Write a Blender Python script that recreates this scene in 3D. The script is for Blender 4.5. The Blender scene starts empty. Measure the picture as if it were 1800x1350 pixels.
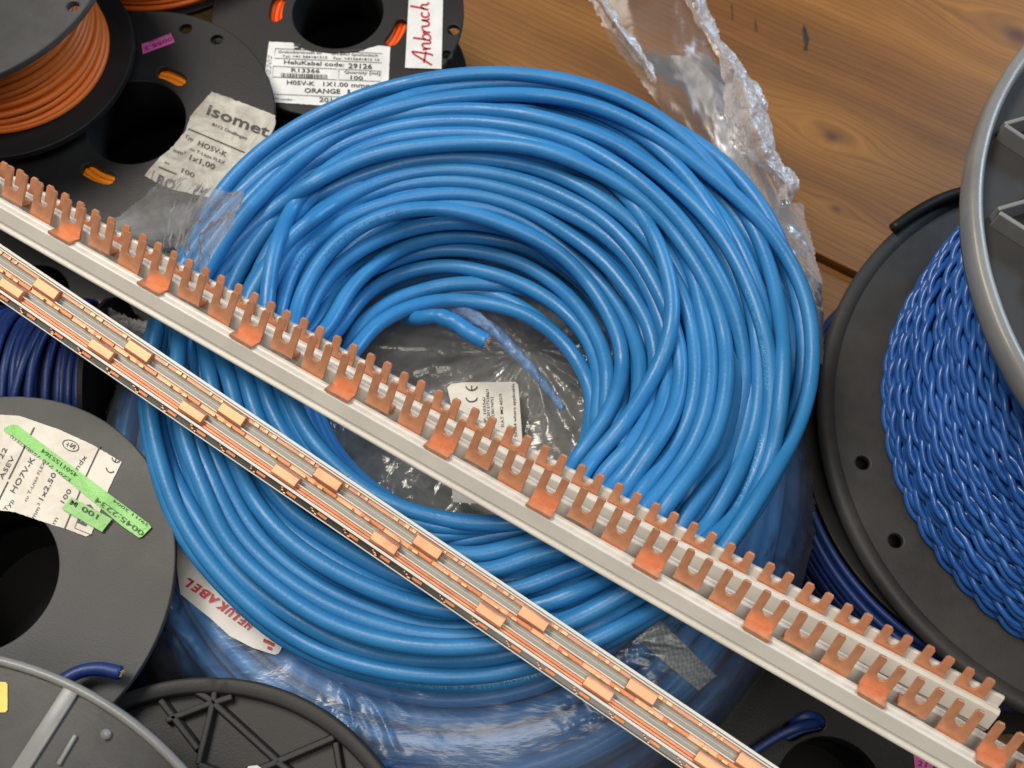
import bpy, bmesh, math, random
import numpy as np
from mathutils import Vector, Matrix, noise as mnoise

# ------------------------------------------------------------------ camera
SC = bpy.context.scene
TILT = math.radians(22); DIST = .386; F = 900 / math.tan(math.radians(25))
CAM = np.array([0, -DIST*math.sin(TILT), DIST*math.cos(TILT)])
RM = np.array([[1, 0, 0], [0, math.cos(TILT), -math.sin(TILT)], [0, math.sin(TILT), math.cos(TILT)]])
cd = bpy.data.cameras.new('camera'); cam = bpy.data.objects.new('camera', cd)
SC.collection.objects.link(cam); SC.camera = cam
cam.location = CAM; cam.rotation_euler = (TILT, 0, 0)
cd.sensor_width = 36; cd.lens = 18 / math.tan(math.radians(25)); cd.clip_start = .01; cd.clip_end = 20
cd.dof.use_dof = True; cd.dof.focus_distance = .335; cd.dof.aperture_fstop = 22

# ------------------------------------------------------------------ light
W = bpy.data.worlds.new('World'); SC.world = W; W.use_nodes = True
bg = W.node_tree.nodes['Background']; bg.inputs[0].default_value = (.80, .88, 1, 1); bg.inputs[1].default_value = .07
def area(name, loc, target, sx, sy, power, col):
    l = bpy.data.lights.new(name, 'AREA'); l.shape = 'RECTANGLE'; l.size = sx; l.size_y = sy; l.energy = power; l.color = col
    o = bpy.data.objects.new(name, l); SC.collection.objects.link(o); o.location = loc
    d = Vector(target) - Vector(loc); o.rotation_euler = d.to_track_quat('-Z', 'Y').to_euler()
    return o
area('ceiling_lamp', (-.50, .42, 1.20), (0, 0, 0), .60, .40, 16.5, (1, .93, .83))
area('window_light', (1.25, .75, .85), (0, 0, 0), .5, .35, 14, (.52, .74, 1))
area('near_fill_light', (.10, -.42, 1.38), (0, 0, 0), .8, .5, 9, (1, .93, .84))  # added fill light from the near side to brighten the coils
SC.view_settings.view_transform = 'Standard'; SC.view_settings.look = 'None'
SC.view_settings.exposure = 0; SC.view_settings.gamma = 1
SC.cycles.max_bounces = 8; SC.cycles.transparent_max_bounces = 16; SC.cycles.use_denoising = True

# ------------------------------------------------------------------ helpers
COL = SC.collection
def ray(px, py): return RM @ np.array([(px-900)/F, (675-py)/F, -1.])
def at(px, py, z): d = ray(px, py); return CAM + d*(z-CAM[2])/d[2]
def plane_hit(px, py, C, n): d = ray(px, py); return CAM + d*np.dot(C-CAM, n)/np.dot(d, n)
def depth(P): return -(RM.T @ (np.asarray(P)-CAM))[2]
def proj(P):
    q = RM.T @ (np.asarray(P)-CAM); return np.array([900+F*q[0]/-q[2], 675-F*q[1]/-q[2]])
def nrm(v): v = np.asarray(v, float); return v/np.linalg.norm(v)
UP = np.array([0, 0, 1.])

def link_mesh(name, V, Fc, mat, parent=None, smooth=True, mats=None):
    V = np.asarray(V, float)
    base = np.array(parent['_base']) if parent is not None else None
    me = bpy.data.meshes.new(name)
    if parent is None:
        c = V.mean(0); c[2] = V[:, 2].min()
        loc = c
    else:
        c = base; loc = (0, 0, 0)
    me.from_pydata([tuple(v) for v in (V-c)], [], Fc); me.validate(); me.update()
    me.materials.append(mat)
    if smooth: me.polygons.foreach_set('use_smooth', [True]*len(me.polygons))
    o = bpy.data.objects.new(name, me); COL.objects.link(o)
    o.location = tuple(loc)
    if parent is not None:
        o.parent = parent
        o['_base'] = [float(x) for x in base]
    else:
        o['_base'] = [float(x) for x in c]
    return o
def tag(o, label=None, cat=None, group=None, kind=None):
    if label: o['label'] = label
    if cat: o['category'] = cat
    if group: o['group'] = group
    if kind: o['kind'] = kind
    return o
def thing(name, loc, label, cat, group=None):
    o = bpy.data.objects.new(name, None); COL.objects.link(o); o.location = tuple(loc); o.empty_display_size = .01
    o['_base'] = [float(x) for x in loc]
    return tag(o, label, cat, group)

def catmull(P, n, closed=False):
    """resample a control polyline to n points, roughly even in arc length"""
    P = np.asarray(P, float); k = len(P)
    if closed: Q = np.vstack([P[-1], P, P[0], P[1]]); segs = k
    else: Q = np.vstack([2*P[0]-P[1], P, 2*P[-1]-P[-2]]); segs = k-1
    out = []
    for i in range(segs):
        p0, p1, p2, p3 = Q[i], Q[i+1], Q[i+2], Q[i+3]
        t0 = 0; d = lambda a, b: max(np.linalg.norm(a-b), 1e-9)**.5
        t1 = t0+d(p0, p1); t2 = t1+d(p1, p2); t3 = t2+d(p2, p3)
        for t in np.linspace(t1, t2, 16, endpoint=False):
            A1 = (t1-t)/(t1-t0)*p0+(t-t0)/(t1-t0)*p1; A2 = (t2-t)/(t2-t1)*p1+(t-t1)/(t2-t1)*p2
            A3 = (t3-t)/(t3-t2)*p2+(t-t2)/(t3-t2)*p3
            B1 = (t2-t)/(t2-t0)*A1+(t-t0)/(t2-t0)*A2; B2 = (t3-t)/(t3-t1)*A2+(t-t1)/(t3-t1)*A3
            out.append((t2-t)/(t2-t1)*B1+(t-t1)/(t2-t1)*B2)
    out.append(P[0] if closed else P[-1]); out = np.array(out)
    s = np.r_[0, np.cumsum(np.linalg.norm(np.diff(out, axis=0), axis=1))]
    u = np.linspace(0, s[-1], n+1 if closed else n)
    if closed: u = u[:-1]
    return np.stack([np.interp(u, s, out[:, j]) for j in range(out.shape[1])], 1)

def tube(P, r, sides=12, closed=False, cap=True, radii=None):
    """verts, faces of a tube along P (parallel transport)"""
    P = np.asarray(P, float); n = len(P)
    T = np.roll(P, -1, 0)-np.roll(P, 1, 0)
    if not closed: T[0] = P[1]-P[0]; T[-1] = P[-1]-P[-2]
    T /= np.linalg.norm(T, axis=1)[:, None]+1e-12
    N = np.zeros_like(P); a = np.cross(T[0], UP)
    if np.linalg.norm(a) < 1e-3: a = np.cross(T[0], [1, 0, 0])
    N[0] = nrm(a)
    for i in range(1, n):
        v = N[i-1]-T[i]*np.dot(N[i-1], T[i]); N[i] = v/(np.linalg.norm(v)+1e-12)
    if closed:   # distribute the twist
        B = np.cross(T[0], N[0]); e = N[-1]-T[0]*np.dot(N[-1], T[0]); e = nrm(e)
        ang = math.atan2(np.dot(e, B), np.dot(e, N[0]))
        for i in range(n):
            t = -ang*i/n; Bi = np.cross(T[i], N[i]); N[i] = N[i]*math.cos(t)+Bi*math.sin(t)
    Bn = np.cross(T, N)
    th = np.arange(sides)*2*math.pi/sides
    rr = np.full(n, r) if radii is None else np.asarray(radii)
    V = P[:, None, :]+rr[:, None, None]*(np.cos(th)[None, :, None]*N[:, None, :]+np.sin(th)[None, :, None]*Bn[:, None, :])
    V = V.reshape(-1, 3); Fc = []
    m = n if closed else n-1
    for i in range(m):
        j = (i+1) % n
        for k in range(sides):
            l = (k+1) % sides
            Fc.append((i*sides+k, i*sides+l, j*sides+l, j*sides+k))
    if cap and not closed:
        Fc.append(tuple(range(sides))[::-1]); Fc.append(tuple((n-1)*sides+k for k in range(sides)))
    return V, Fc
class MB:
    def __init__(s): s.V = []; s.F = []; s.n = 0
    def add(s, V, Fc):
        s.V.append(np.asarray(V, float).reshape(-1, 3)); s.F += [tuple(i+s.n for i in f) for f in Fc]; s.n += len(s.V[-1]); return s
    def box(s, O, a, b, c):
        O, a, b, c = map(np.asarray, (O, a, b, c))
        V = [O+i*a+j*b+k*c for k in (0, 1) for j in (0, 1) for i in (0, 1)]
        Fc = [(0, 2, 3, 1), (4, 5, 7, 6), (0, 1, 5, 4), (2, 6, 7, 3), (0, 4, 6, 2), (1, 3, 7, 5)]
        if np.dot(np.cross(a, b), c) < 0: Fc = [f[::-1] for f in Fc]
        return s.add(V, Fc)
    def build(s, name, mat, parent=None, smooth=True, bevel=0):
        o = link_mesh(name, np.vstack(s.V), s.F, mat, parent, smooth)
        if bevel:
            m = o.modifiers.new('bevel', 'BEVEL'); m.width = bevel; m.segments = 2; m.limit_method = 'ANGLE'; m.angle_limit = .6
            m.harden_normals = False
        return o

def fill_loops(loops, thick, bevel=0., res=3):
    """loops: list of 2D arrays, first outer, rest holes. returns V (x,y,z in [-thick,0]) and faces"""
    cu = bpy.data.curves.new('t', 'CURVE'); cu.dimensions = '2D'; cu.fill_mode = 'BOTH'
    cu.extrude = max(thick/2-bevel, 1e-6); cu.bevel_depth = bevel; cu.bevel_resolution = 1; cu.offset = -bevel
    for L in loops:
        sp = cu.splines.new('POLY'); sp.points.add(len(L)-1); sp.use_cyclic_u = True
        for p, q in zip(sp.points, L): p.co = (q[0], q[1], 0, 1)
    ob = bpy.data.objects.new('t', cu); me = bpy.data.meshes.new_from_object(ob)
    V = np.array([v.co[:] for v in me.vertices]); Fc = [tuple(p.vertices) for p in me.polygons]
    bpy.data.objects.remove(ob); bpy.data.curves.remove(cu); bpy.data.meshes.remove(me)
    if len(V): V[:, 2] -= thick/2
    return V, Fc

# ------------------------------------------------------------------ materials
def mat(name, col=(.5, .5, .5), rough=.5, metal=0, spec=.5, coat=0):
    m = bpy.data.materials.new(name); m.use_nodes = True; nt = m.node_tree; b = nt.nodes['Principled BSDF']
    b.inputs['Base Color'].default_value = (*col, 1); b.inputs['Roughness'].default_value = rough
    b.inputs['Metallic'].default_value = metal; b.inputs['Specular IOR Level'].default_value = spec
    b.inputs['Coat Weight'].default_value = coat; b.inputs['Coat Roughness'].default_value = .2
    return m, nt, b
def N(nt, t, **kw):
    n = nt.nodes.new(t)
    for k, v in kw.items():
        if isinstance(k, str) and k.startswith('i_'): n.inputs[k[2:].replace('_', ' ')].default_value = v
        else: setattr(n, k, v)
    return n
def coords(nt, scale=(1, 1, 1), rot=(0, 0, 0), src='Object'):
    tc = N(nt, 'ShaderNodeTexCoord'); mp = N(nt, 'ShaderNodeMapping')
    mp.inputs['Scale'].default_value = scale; mp.inputs['Rotation'].default_value = rot
    nt.links.new(tc.outputs[src], mp.inputs[0]); return mp.outputs[0]
def noisetex(nt, vec, scale, detail=4, rough=.55, dist=0):
    n = N(nt, 'ShaderNodeTexNoise'); n.inputs['Scale'].default_value = scale; n.inputs['Detail'].default_value = detail
    n.inputs['Roughness'].default_value = rough; n.inputs['Distortion'].default_value = dist
    nt.links.new(vec, n.inputs['Vector']); return n.outputs['Fac']
def ramp(nt, fac, stops):
    r = N(nt, 'ShaderNodeValToRGB'); e = r.color_ramp.elements
    while len(e) < len(stops): e.new(.5)
    for q, (p, c) in zip(e, stops): q.position = p; q.color = (*c, 1) if len(c) == 3 else c
    nt.links.new(fac, r.inputs[0]); return r.outputs[0]
def bump(nt, b, h, strength=.3, dist=.001):
    n = N(nt, 'ShaderNodeBump'); n.inputs['Strength'].default_value = strength; n.inputs['Distance'].default_value = dist
    nt.links.new(h, n.inputs['Height']); nt.links.new(n.outputs[0], b.inputs['Normal']); return n
def g(v): return (v, v, v)

def m_cable(name, c, c2, rough=.37, spec=.45, grime=.35):
    m, nt, b = mat(name, c, rough, spec=spec)
    v = coords(nt)
    f = noisetex(nt, v, 45, 5, .6); f2 = noisetex(nt, v, 900, 2)
    base = ramp(nt, f, [(.3, c2), (.62, c)])
    # faint grey scuffs
    sc_ = ramp(nt, noisetex(nt, v, 260, 6, .7), [(.60, g(0)), (.74, g(1))])
    mx = N(nt, 'ShaderNodeMix', data_type='RGBA'); mm = N(nt, 'ShaderNodeMath', operation='MULTIPLY'); mm.inputs[1].default_value = grime
    nt.links.new(sc_, mm.inputs[0]); nt.links.new(mm.outputs[0], mx.inputs[0]); nt.links.new(base, mx.inputs[6])
    mx.inputs[7].default_value = (c[0]*1.3+.05, c[1]*1.1+.03, c[2]*.8, 1); nt.links.new(mx.outputs[2], b.inputs['Base Color'])
    rr = ramp(nt, f, [(.3, g(rough-.07)), (.7, g(rough+.10))]); nt.links.new(rr, b.inputs['Roughness'])
    bump(nt, b, f2, .22, .0004)
    return m
M = {}
M['cable'] = m_cable('blue_cable_jacket', (.030, .205, .475), (.022, .165, .41))
M['cable2'] = m_cable('blue_cable_jacket_lightened', (.045, .26, .56), (.035, .21, .50))  # same jacket, with the missing light under the film put into its colour
M['navy'] = m_cable('navy_wire', (.012, .035, .16), (.008, .025, .11), .4)
M['twist'] = m_cable('twisted_blue_wire', (.024, .120, .42), (.014, .08, .32), .30, .6, .25)
M['orange'] = m_cable('orange_wire', (.80, .17, .018), (.68, .13, .012), .42)
M['orange2'] = m_cable('bright_orange_wire', (.90, .30, .015), (.85, .24, .012), .4)
M['red_orange'] = m_cable('red_orange_wire', (.92, .13, .012), (.88, .10, .01), .4)

M['emboss'] = mat('pale_jacket_print', (.10, .34, .60), .35)[0]
M['emboss_dark'] = mat('dark_jacket_print', (.015, .11, .30), .5)[0]
def m_black(name, c, rough, dust, scr=.5):
    m, nt, b = mat(name, g(c), rough, spec=.3)
    v = coords(nt)
    f = noisetex(nt, v, 18, 6, .65); f2 = noisetex(nt, v, 1400, 2)
    v2 = coords(nt, (30, 900, 30), (0, 0, .7)); s = ramp(nt, noisetex(nt, v2, 1.3, 3, .7, .4), [(.66, g(0)), (.74, g(1))])
    base = ramp(nt, f, [(.35, (c, c*.98, c*.95)), (.75, (c+dust, c+dust*.96, c+dust*.85))])
    mx = N(nt, 'ShaderNodeMix', data_type='RGBA'); mm = N(nt, 'ShaderNodeMath', operation='MULTIPLY'); mm.inputs[1].default_value = scr*.3
    nt.links.new(s, mm.inputs[0]); nt.links.new(mm.outputs[0], mx.inputs[0]); nt.links.new(base, mx.inputs[6])
    mx.inputs[7].default_value = (c*2.2+.03, c*2.2+.03, c*2+.03, 1); nt.links.new(mx.outputs[2], b.inputs['Base Color'])
    rr = ramp(nt, f, [(.3, g(rough-.08)), (.7, g(min(1, rough+.12)))]); nt.links.new(rr, b.inputs['Roughness'])
    bump(nt, b, f2, .25 if rough > .35 else .06, .0003)
    return m
M['black'] = m_black('black_reel_plastic', .010, .45, .006, .9)
M['black_dusty'] = m_black('dusty_black_reel_plastic', .024, .55, .035, 1.2)
M['grey_reel'] = m_black('worn_dark_grey_plastic', .060, .50, .016, .8)
M['rib_reel'] = m_black('ribbed_charcoal_plastic', .024, .50, .018)
M['shiny_reel'] = m_black('smoky_glossy_grey_plastic', .045, .24, .03, .9)
M['r10_front'] = m_black('scuffed_grey_reel_rim', .17, .26, .10, 1); M['r10_web'] = m_black('brown_grey_reel_web', .026, .6, .016, .8)
M['hole'] = mat('dark_hub_plastic', g(.006), .7)[0]

def m_metal(name, c1, c2, rough, metal=1.):
    m, nt, b = mat(name, c1, rough, metal)
    v = coords(nt)
    f = noisetex(nt, v, 160, 5, .6); base = ramp(nt, f, [(.3, c2), (.65, c1)]); nt.links.new(base, b.inputs['Base Color'])
    v2 = coords(nt, (300, 300, 2500)); f2 = noisetex(nt, v2, 1, 3)
    rr = ramp(nt, f, [(.25, g(rough-.08)), (.75, g(rough+.14))]); nt.links.new(rr, b.inputs['Roughness'])
    bump(nt, b, f2, .12, .0002); return m
M['copper'] = m_metal('copper_fork', (.80, .38, .21), (.56, .235, .12), .40, .5)
M['copper_dark'] = m_metal('dark_brown_copper', (.52, .20, .10), (.36, .13, .06), .42, .85)  # copper in a darker brown tone
M['copper_bright'] = m_metal('bright_copper', (.85, .45, .24), (.70, .30, .14), .4, .6)

M['copper_strip'] = m_metal('copper_strip', (.56, .27, .16), (.36, .15, .085), .42, .6); M['copper_tab'] = m_metal('matte_copper_tab', (.72, .36, .20), (.50, .23, .12), .42, .6)
def m_rail():
    m, nt, b = mat('off_white_rail_plastic', (.66, .62, .57), .38)
    v = coords(nt, (1, 1, 1)); f = noisetex(nt, v, 60, 5)
    base = ramp(nt, f, [(.35, (.57, .54, .48)), (.65, (.64, .61, .55))])
    sp = ramp(nt, noisetex(nt, v, 500, 3, .8), [(.735, g(1)), (.78, g(.35))])
    mx = N(nt, 'ShaderNodeMix', data_type='RGBA', blend_type='MULTIPLY'); mx.inputs[0].default_value = 1
    nt.links.new(base, mx.inputs[6]); nt.links.new(sp, mx.inputs[7]); nt.links.new(mx.outputs[2], b.inputs['Base Color'])
    bump(nt, b, noisetex(nt, v, 900, 2), .1, .0003); return m
M['rail'] = m_rail()
M['rail_white'] = mat('bright_white_rail_plastic', (.62, .60, .54), .4)[0]
M['rail_grey'] = mat('grey_channel_plastic', (.30, .285, .25), .55)[0]
M['rail_dark'] = mat('dark_glossy_channel', (.045, .033, .022), .22)[0]

def m_paper(name, c, c2, rough=.6, wr=.3):
    m, nt, b = mat(name, c, rough)
    v = coords(nt); f = noisetex(nt, v, 70, 6, .7, .6)
    base = ramp(nt, f, [(.38, c2), (.60, c)]); nt.links.new(base, b.inputs['Base Color'])
    bump(nt, b, f, wr, .0012); return m
M['paper'] = m_paper('white_paper_label', (.70, .69, .66), (.60, .59, .56))
M['paper_old'] = m_paper('stained_paper_label', (.50, .47, .40), (.27, .25, .205), .55, .7)
M['paper_cream'] = m_paper('cream_paper_label', (.72, .69, .61), (.60, .56, .48), .5, .3)
M['green'] = m_paper('green_tape', (.13, .50, .04), (.10, .40, .03), .35, .35)
M['pink'] = m_paper('pink_tape', (.55, .10, .30), (.45, .07, .24), .4)
M['yellow'] = m_paper('yellow_sticker', (.85, .62, .14), (.75, .50, .08), .5)
M['ink'] = mat('black_ink', g(.02), .5)[0]
M['ink_grey'] = mat('faded_ink', g(.07), .5)[0]
M['ink_red'] = mat('red_ink', (.42, .012, .03), .5)[0]
M['ink_pink'] = mat('dark_print', (.10, .02, .06), .5)[0]
M['ink_green'] = mat('dark_print_on_green', (.02, .09, .01), .5)[0]
M['pencil'] = mat('pencil_grey', g(.22), .5)[0]

def m_film(name, milky, alpha, rough=.12, scale=140, wr=.8, gl=.35, col=(.9, .93, .96), stretch=(1, 1, 1)):
    m = bpy.data.materials.new(name); m.use_nodes = True; nt = m.node_tree; nt.nodes.clear()
    out = N(nt, 'ShaderNodeOutputMaterial'); v = coords(nt, stretch)
    f = noisetex(nt, v, scale, 5, .6, 1.2)
    vor = N(nt, 'ShaderNodeTexVoronoi', feature='DISTANCE_TO_EDGE'); vor.inputs['Scale'].default_value = scale*.6
    nz = N(nt, 'ShaderNodeTexNoise'); nz.inputs['Scale'].default_value = scale*.5; nt.links.new(v, nz.inputs['Vector'])
    va = N(nt, 'ShaderNodeVectorMath', operation='MULTIPLY_ADD'); va.inputs[1].default_value = (.02, .02, .02)
    nt.links.new(nz.outputs['Color'], va.inputs[0]); nt.links.new(v, va.inputs[2]); nt.links.new(va.outputs[0], vor.inputs['Vector'])
    add = N(nt, 'ShaderNodeMath', operation='ADD'); nt.links.new(f, add.inputs[0])
    mu = N(nt, 'ShaderNodeMath', operation='MULTIPLY'); mu.inputs[1].default_value = .7; nt.links.new(vor.outputs['Distance'], mu.inputs[0]); nt.links.new(mu.outputs[0], add.inputs[1])
    bp = N(nt, 'ShaderNodeBump'); bp.inputs['Strength'].default_value = wr; bp.inputs['Distance'].default_value = .003; nt.links.new(add.outputs[0], bp.inputs['Height'])
    tr = N(nt, 'ShaderNodeBsdfTransparent'); tr.inputs[0].default_value = (*[c*.5+.47 for c in col], 1)
    gs = N(nt, 'ShaderNodeBsdfGlossy'); gs.inputs['Roughness'].default_value = rough; gs.inputs['Color'].default_value = (1, 1, 1, 1)
    df = N(nt, 'ShaderNodeBsdfDiffuse'); df.inputs[0].default_value = (*col, 1)
    tl = N(nt, 'ShaderNodeBsdfTranslucent'); tl.inputs[0].default_value = (*col, 1)
    for s in (gs, df, tl): nt.links.new(bp.outputs[0], s.inputs['Normal'])
    fr = N(nt, 'ShaderNodeLayerWeight'); fr.inputs['Blend'].default_value = gl; nt.links.new(bp.outputs[0], fr.inputs['Normal'])
    m1 = N(nt, 'ShaderNodeMixShader'); nt.links.new(fr.outputs['Fresnel'], m1.inputs[0]); nt.links.new(tr.outputs[0], m1.inputs[1]); nt.links.new(gs.outputs[0], m1.inputs[2])
    md = N(nt, 'ShaderNodeMixShader'); md.inputs[0].default_value = .5; nt.links.new(df.outputs[0], md.inputs[1]); nt.links.new(tl.outputs[0], md.inputs[2])
    mk = ramp(nt, noisetex(nt, v, scale*.45, 6, .65, .8), [(.35, g(milky*.4)), (.7, g(milky*1.6 if milky*1.6 < 1 else 1))])
    m2 = N(nt, 'ShaderNodeMixShader'); nt.links.new(mk, m2.inputs[0]); nt.links.new(m1.outputs[0], m2.inputs[1]); nt.links.new(md.outputs[0], m2.inputs[2])
    nt.links.new(m2.outputs[0], out.inputs[0]); return m
M['film'] = m_film('clear_plastic_film', .07, .1, gl=.30, wr=.45, scale=60)
M['film_wrap'] = m_film('wrinkled_film_wrap', .12, .1, scale=40, wr=.30, gl=.40, rough=.30, col=(.76, .85, .95), stretch=(.5, 1, 1))
M['film_crumpled'] = m_film('crumpled_milky_film', .36, .1, scale=140, wr=.6, gl=.26, rough=.36, col=(.86, .83, .80))
M['film_brown'] = m_film('smooth_clear_film', .26, .1, scale=22, wr=.22, gl=.26, col=(.62, .55, .50), rough=.24)
M['film_tuft'] = m_film('folded_clear_film', .30, .1, scale=55, wr=.35, gl=.05, rough=.26, col=(.85, .86, .86))

def m_wood():
    m, nt, b = mat('oiled_spruce_boards', (.4, .2, .08), .48)
    ang = GRAIN
    tc = N(nt, 'ShaderNodeTexCoord'); mp = N(nt, 'ShaderNodeMapping'); mp.vector_type = 'TEXTURE'; mp.inputs['Rotation'].default_value = (0, 0, ang)
    nt.links.new(tc.outputs['Object'], mp.inputs[0]); P = mp.outputs[0]       # P.x along the grain
    sep = N(nt, 'ShaderNodeSeparateXYZ'); nt.links.new(P, sep.inputs[0])
    def mth(op, a, b_=None, c=None):
        n = N(nt, 'ShaderNodeMath', operation=op)
        for i, q in enumerate((a, b_, c)):
            if q is None: continue
            if isinstance(q, (int, float)): n.inputs[i].default_value = q
            else: nt.links.new(q, n.inputs[i])
        return n.outputs[0]
    # knots bend the growth lines round them
    yw = sep.outputs[1]; knotmask = None
    for (kx, ky, s, amp) in KNOTS:
        dx = mth('SUBTRACT', sep.outputs[0], kx); dy = mth('SUBTRACT', sep.outputs[1], ky)
        r2 = mth('ADD', mth('POWER', mth('MULTIPLY', dx, .45/s), 2), mth('POWER', mth('MULTIPLY', dy, 1/s), 2))
        e = mth('EXPONENT', mth('MULTIPLY', r2, -1.))
        yw = mth('ADD', yw, mth('MULTIPLY', mth('MULTIPLY', e, dy), amp))
        k = mth('EXPONENT', mth('MULTIPLY', mth('ADD', mth('POWER', mth('MULTIPLY', dx, 1/s), 2), mth('POWER', mth('MULTIPLY', dy, 1.5/s), 2)), -7.))
        knotmask = k if knotmask is None else mth('MAXIMUM', knotmask, k)
    yw = mth('ADD', yw, mth('MULTIPLY', mth('SUBTRACT', noisetex(nt, P, 14, 3, .5), .5), .008))
    comb = N(nt, 'ShaderNodeCombineXYZ'); nt.links.new(sep.outputs[0], comb.inputs[0]); nt.links.new(yw, comb.inputs[1])
    def st(sx, sy, sc, det, ro=.6, di=0):
        q = N(nt, 'ShaderNodeMapping'); q.inputs['Scale'].default_value = (sx, sy, 1); nt.links.new(comb.outputs[0], q.inputs[0])
        return noisetex(nt, q.outputs[0], sc, det, ro, di)
    broad = st(2, 22, 1, 3, .5, .3)
    wv = N(nt, 'ShaderNodeTexWave', wave_type='BANDS', bands_direction='Y'); wv.inputs['Scale'].default_value = 95; wv.inputs['Distortion'].default_value = 3.4
    wv.inputs['Detail'].default_value = 3; wv.inputs['Detail Scale'].default_value = .35; wv.inputs['Detail Roughness'].default_value = .6
    q = N(nt, 'ShaderNodeMapping'); q.inputs['Scale'].default_value = (.25, 1, 1); nt.links.new(comb.outputs[0], q.inputs[0]); nt.links.new(q.outputs[0], wv.inputs[0])
    fib = st(25, 900, 1, 3, .7)
    col = ramp(nt, broad, [(.32, (.16, .060, .009)), (.5, (.255, .103, .017)), (.68, (.35, .155, .028))])
    ln = ramp(nt, wv.outputs['Fac'], [(.0, g(.66)), (.35, g(.94)), (.8, g(1.05)), (1, g(.8))])
    fb = ramp(nt, fib, [(.3, g(.70)), (.7, g(1.10))])
    x1 = N(nt, 'ShaderNodeMix', data_type='RGBA', blend_type='MULTIPLY'); x1.inputs[0].default_value = .8; nt.links.new(col, x1.inputs[6]); nt.links.new(ln, x1.inputs[7])
    x2 = N(nt, 'ShaderNodeMix', data_type='RGBA', blend_type='MULTIPLY'); x2.inputs[0].default_value = .8; nt.links.new(x1.outputs[2], x2.inputs[6]); nt.links.new(fb, x2.inputs[7])
    lam = mth('MULTIPLY_ADD', mth('GREATER_THAN', sep.outputs[1], YT), .22, .92)
    x5 = N(nt, 'ShaderNodeMix', data_type='RGBA', blend_type='MULTIPLY'); x5.inputs[0].default_value = 1; nt.links.new(x2.outputs[2], x5.inputs[6])
    cc = N(nt, 'ShaderNodeCombineXYZ'); [nt.links.new(lam, cc.inputs[i]) for i in range(3)]; nt.links.new(cc.outputs[0], x5.inputs[7]); x2 = x5
    x3 = N(nt, 'ShaderNodeMix', data_type='RGBA'); nt.links.new(knotmask, x3.inputs[0]); nt.links.new(x2.outputs[2], x3.inputs[6]); x3.inputs[7].default_value = (.085, .030, .012, 1)
    # dirt specks and dark nicks along the grain
    nick = ramp(nt, st(60, 400, 1, 2, .5), [(.73, g(0)), (.78, g(1))])
    x4 = N(nt, 'ShaderNodeMix', data_type='RGBA'); 
    nt.links.new(mth('MULTIPLY', nick, .7), x4.inputs[0]); nt.links.new(x3.outputs[2], x4.inputs[6]); x4.inputs[7].default_value = (.05, .022, .010, 1)
    nt.links.new(x4.outputs[2], b.inputs['Base Color'])
    nt.links.new(ramp(nt, fib, [(.2, g(.40)), (.8, g(.62))]), b.inputs['Roughness'])
    bump(nt, b, mth('ADD', wv.outputs['Fac'], fib), .12, .0004)
    return m

# ------------------------------------------------------------------ the floor of the crate
FZ = -.080
gd = at(1500, 170, FZ)-at(1240, 52, FZ); GRAIN = math.atan2(gd[1], gd[0])
gx = np.array([math.cos(GRAIN), math.sin(GRAIN), 0]); gy = np.array([-math.sin(GRAIN), math.cos(GRAIN), 0])
def gcoord(px, py):
    p = at(px, py, FZ); return float(p@gx), float(p@gy)
KNOTS = [(*gcoord(1462, 240), .013, -1.35), (*gcoord(1470, 367), .006, -1.2), (*gcoord(1790, 62), .022, -1.2), (*gcoord(1290, 1345), .01, -1.5)]
YT = gcoord(1420, 128)[1]
M['wood'] = m_wood()
def floor():
    yb = gcoord(1476, 463)[1]; yt = .75
    mb = MB()
    for (a, b, z) in ((-.6, yb-.0012, FZ-.0045), (yb, yt, FZ)):
        mb.box(gx*-.8+gy*a+UP*(z-.015), gx*1.7, gy*(b-a), UP*.015)
    o = mb.build('floor', M['wood'], None, False, .0004)
    # keep object space equal to world space for the grain
    me = o.data; off = Vector(o.location); me.transform(Matrix.Translation(off)); o.location = (0, 0, 0); o['_base'] = [0.0, 0.0, 0.0]
    tag(o, kind='structure')
    # ink / scorch marks pressed into the boards, children of the floor
    for pts, w in (([(1413, 45), (1416, 60), (1418, 72), (1416, 88)], 9), ([(1328, 35), (1330, 55)], 2), ([(1286, 5), (1288, 35)], 2)):
        ribbon_mark(o, pts, w, M['ink'], FZ+.0004)
def ribbon_mark(parent, pts, w, m, z):
    P = catmull(pts, 14); V = []; Fc = []
    rnd = random.Random(int(pts[0][0]))
    for i, p in enumerate(P):
        t = (P[min(i+1, len(P)-1)]-P[max(i-1, 0)]); t /= np.linalg.norm(t); nn = np.array([-t[1], t[0]])
        ww = w*.5*(.5+.7*rnd.random())*min(1, .3+i*.4)
        V += [at(*(p+nn*ww), z), at(*(p-nn*ww), z)]
        if i: k = 2*i; Fc.append((k-2, k-1, k+1, k))
    return link_mesh('stain_mark', V, Fc, m, parent, False)
floor()

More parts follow.
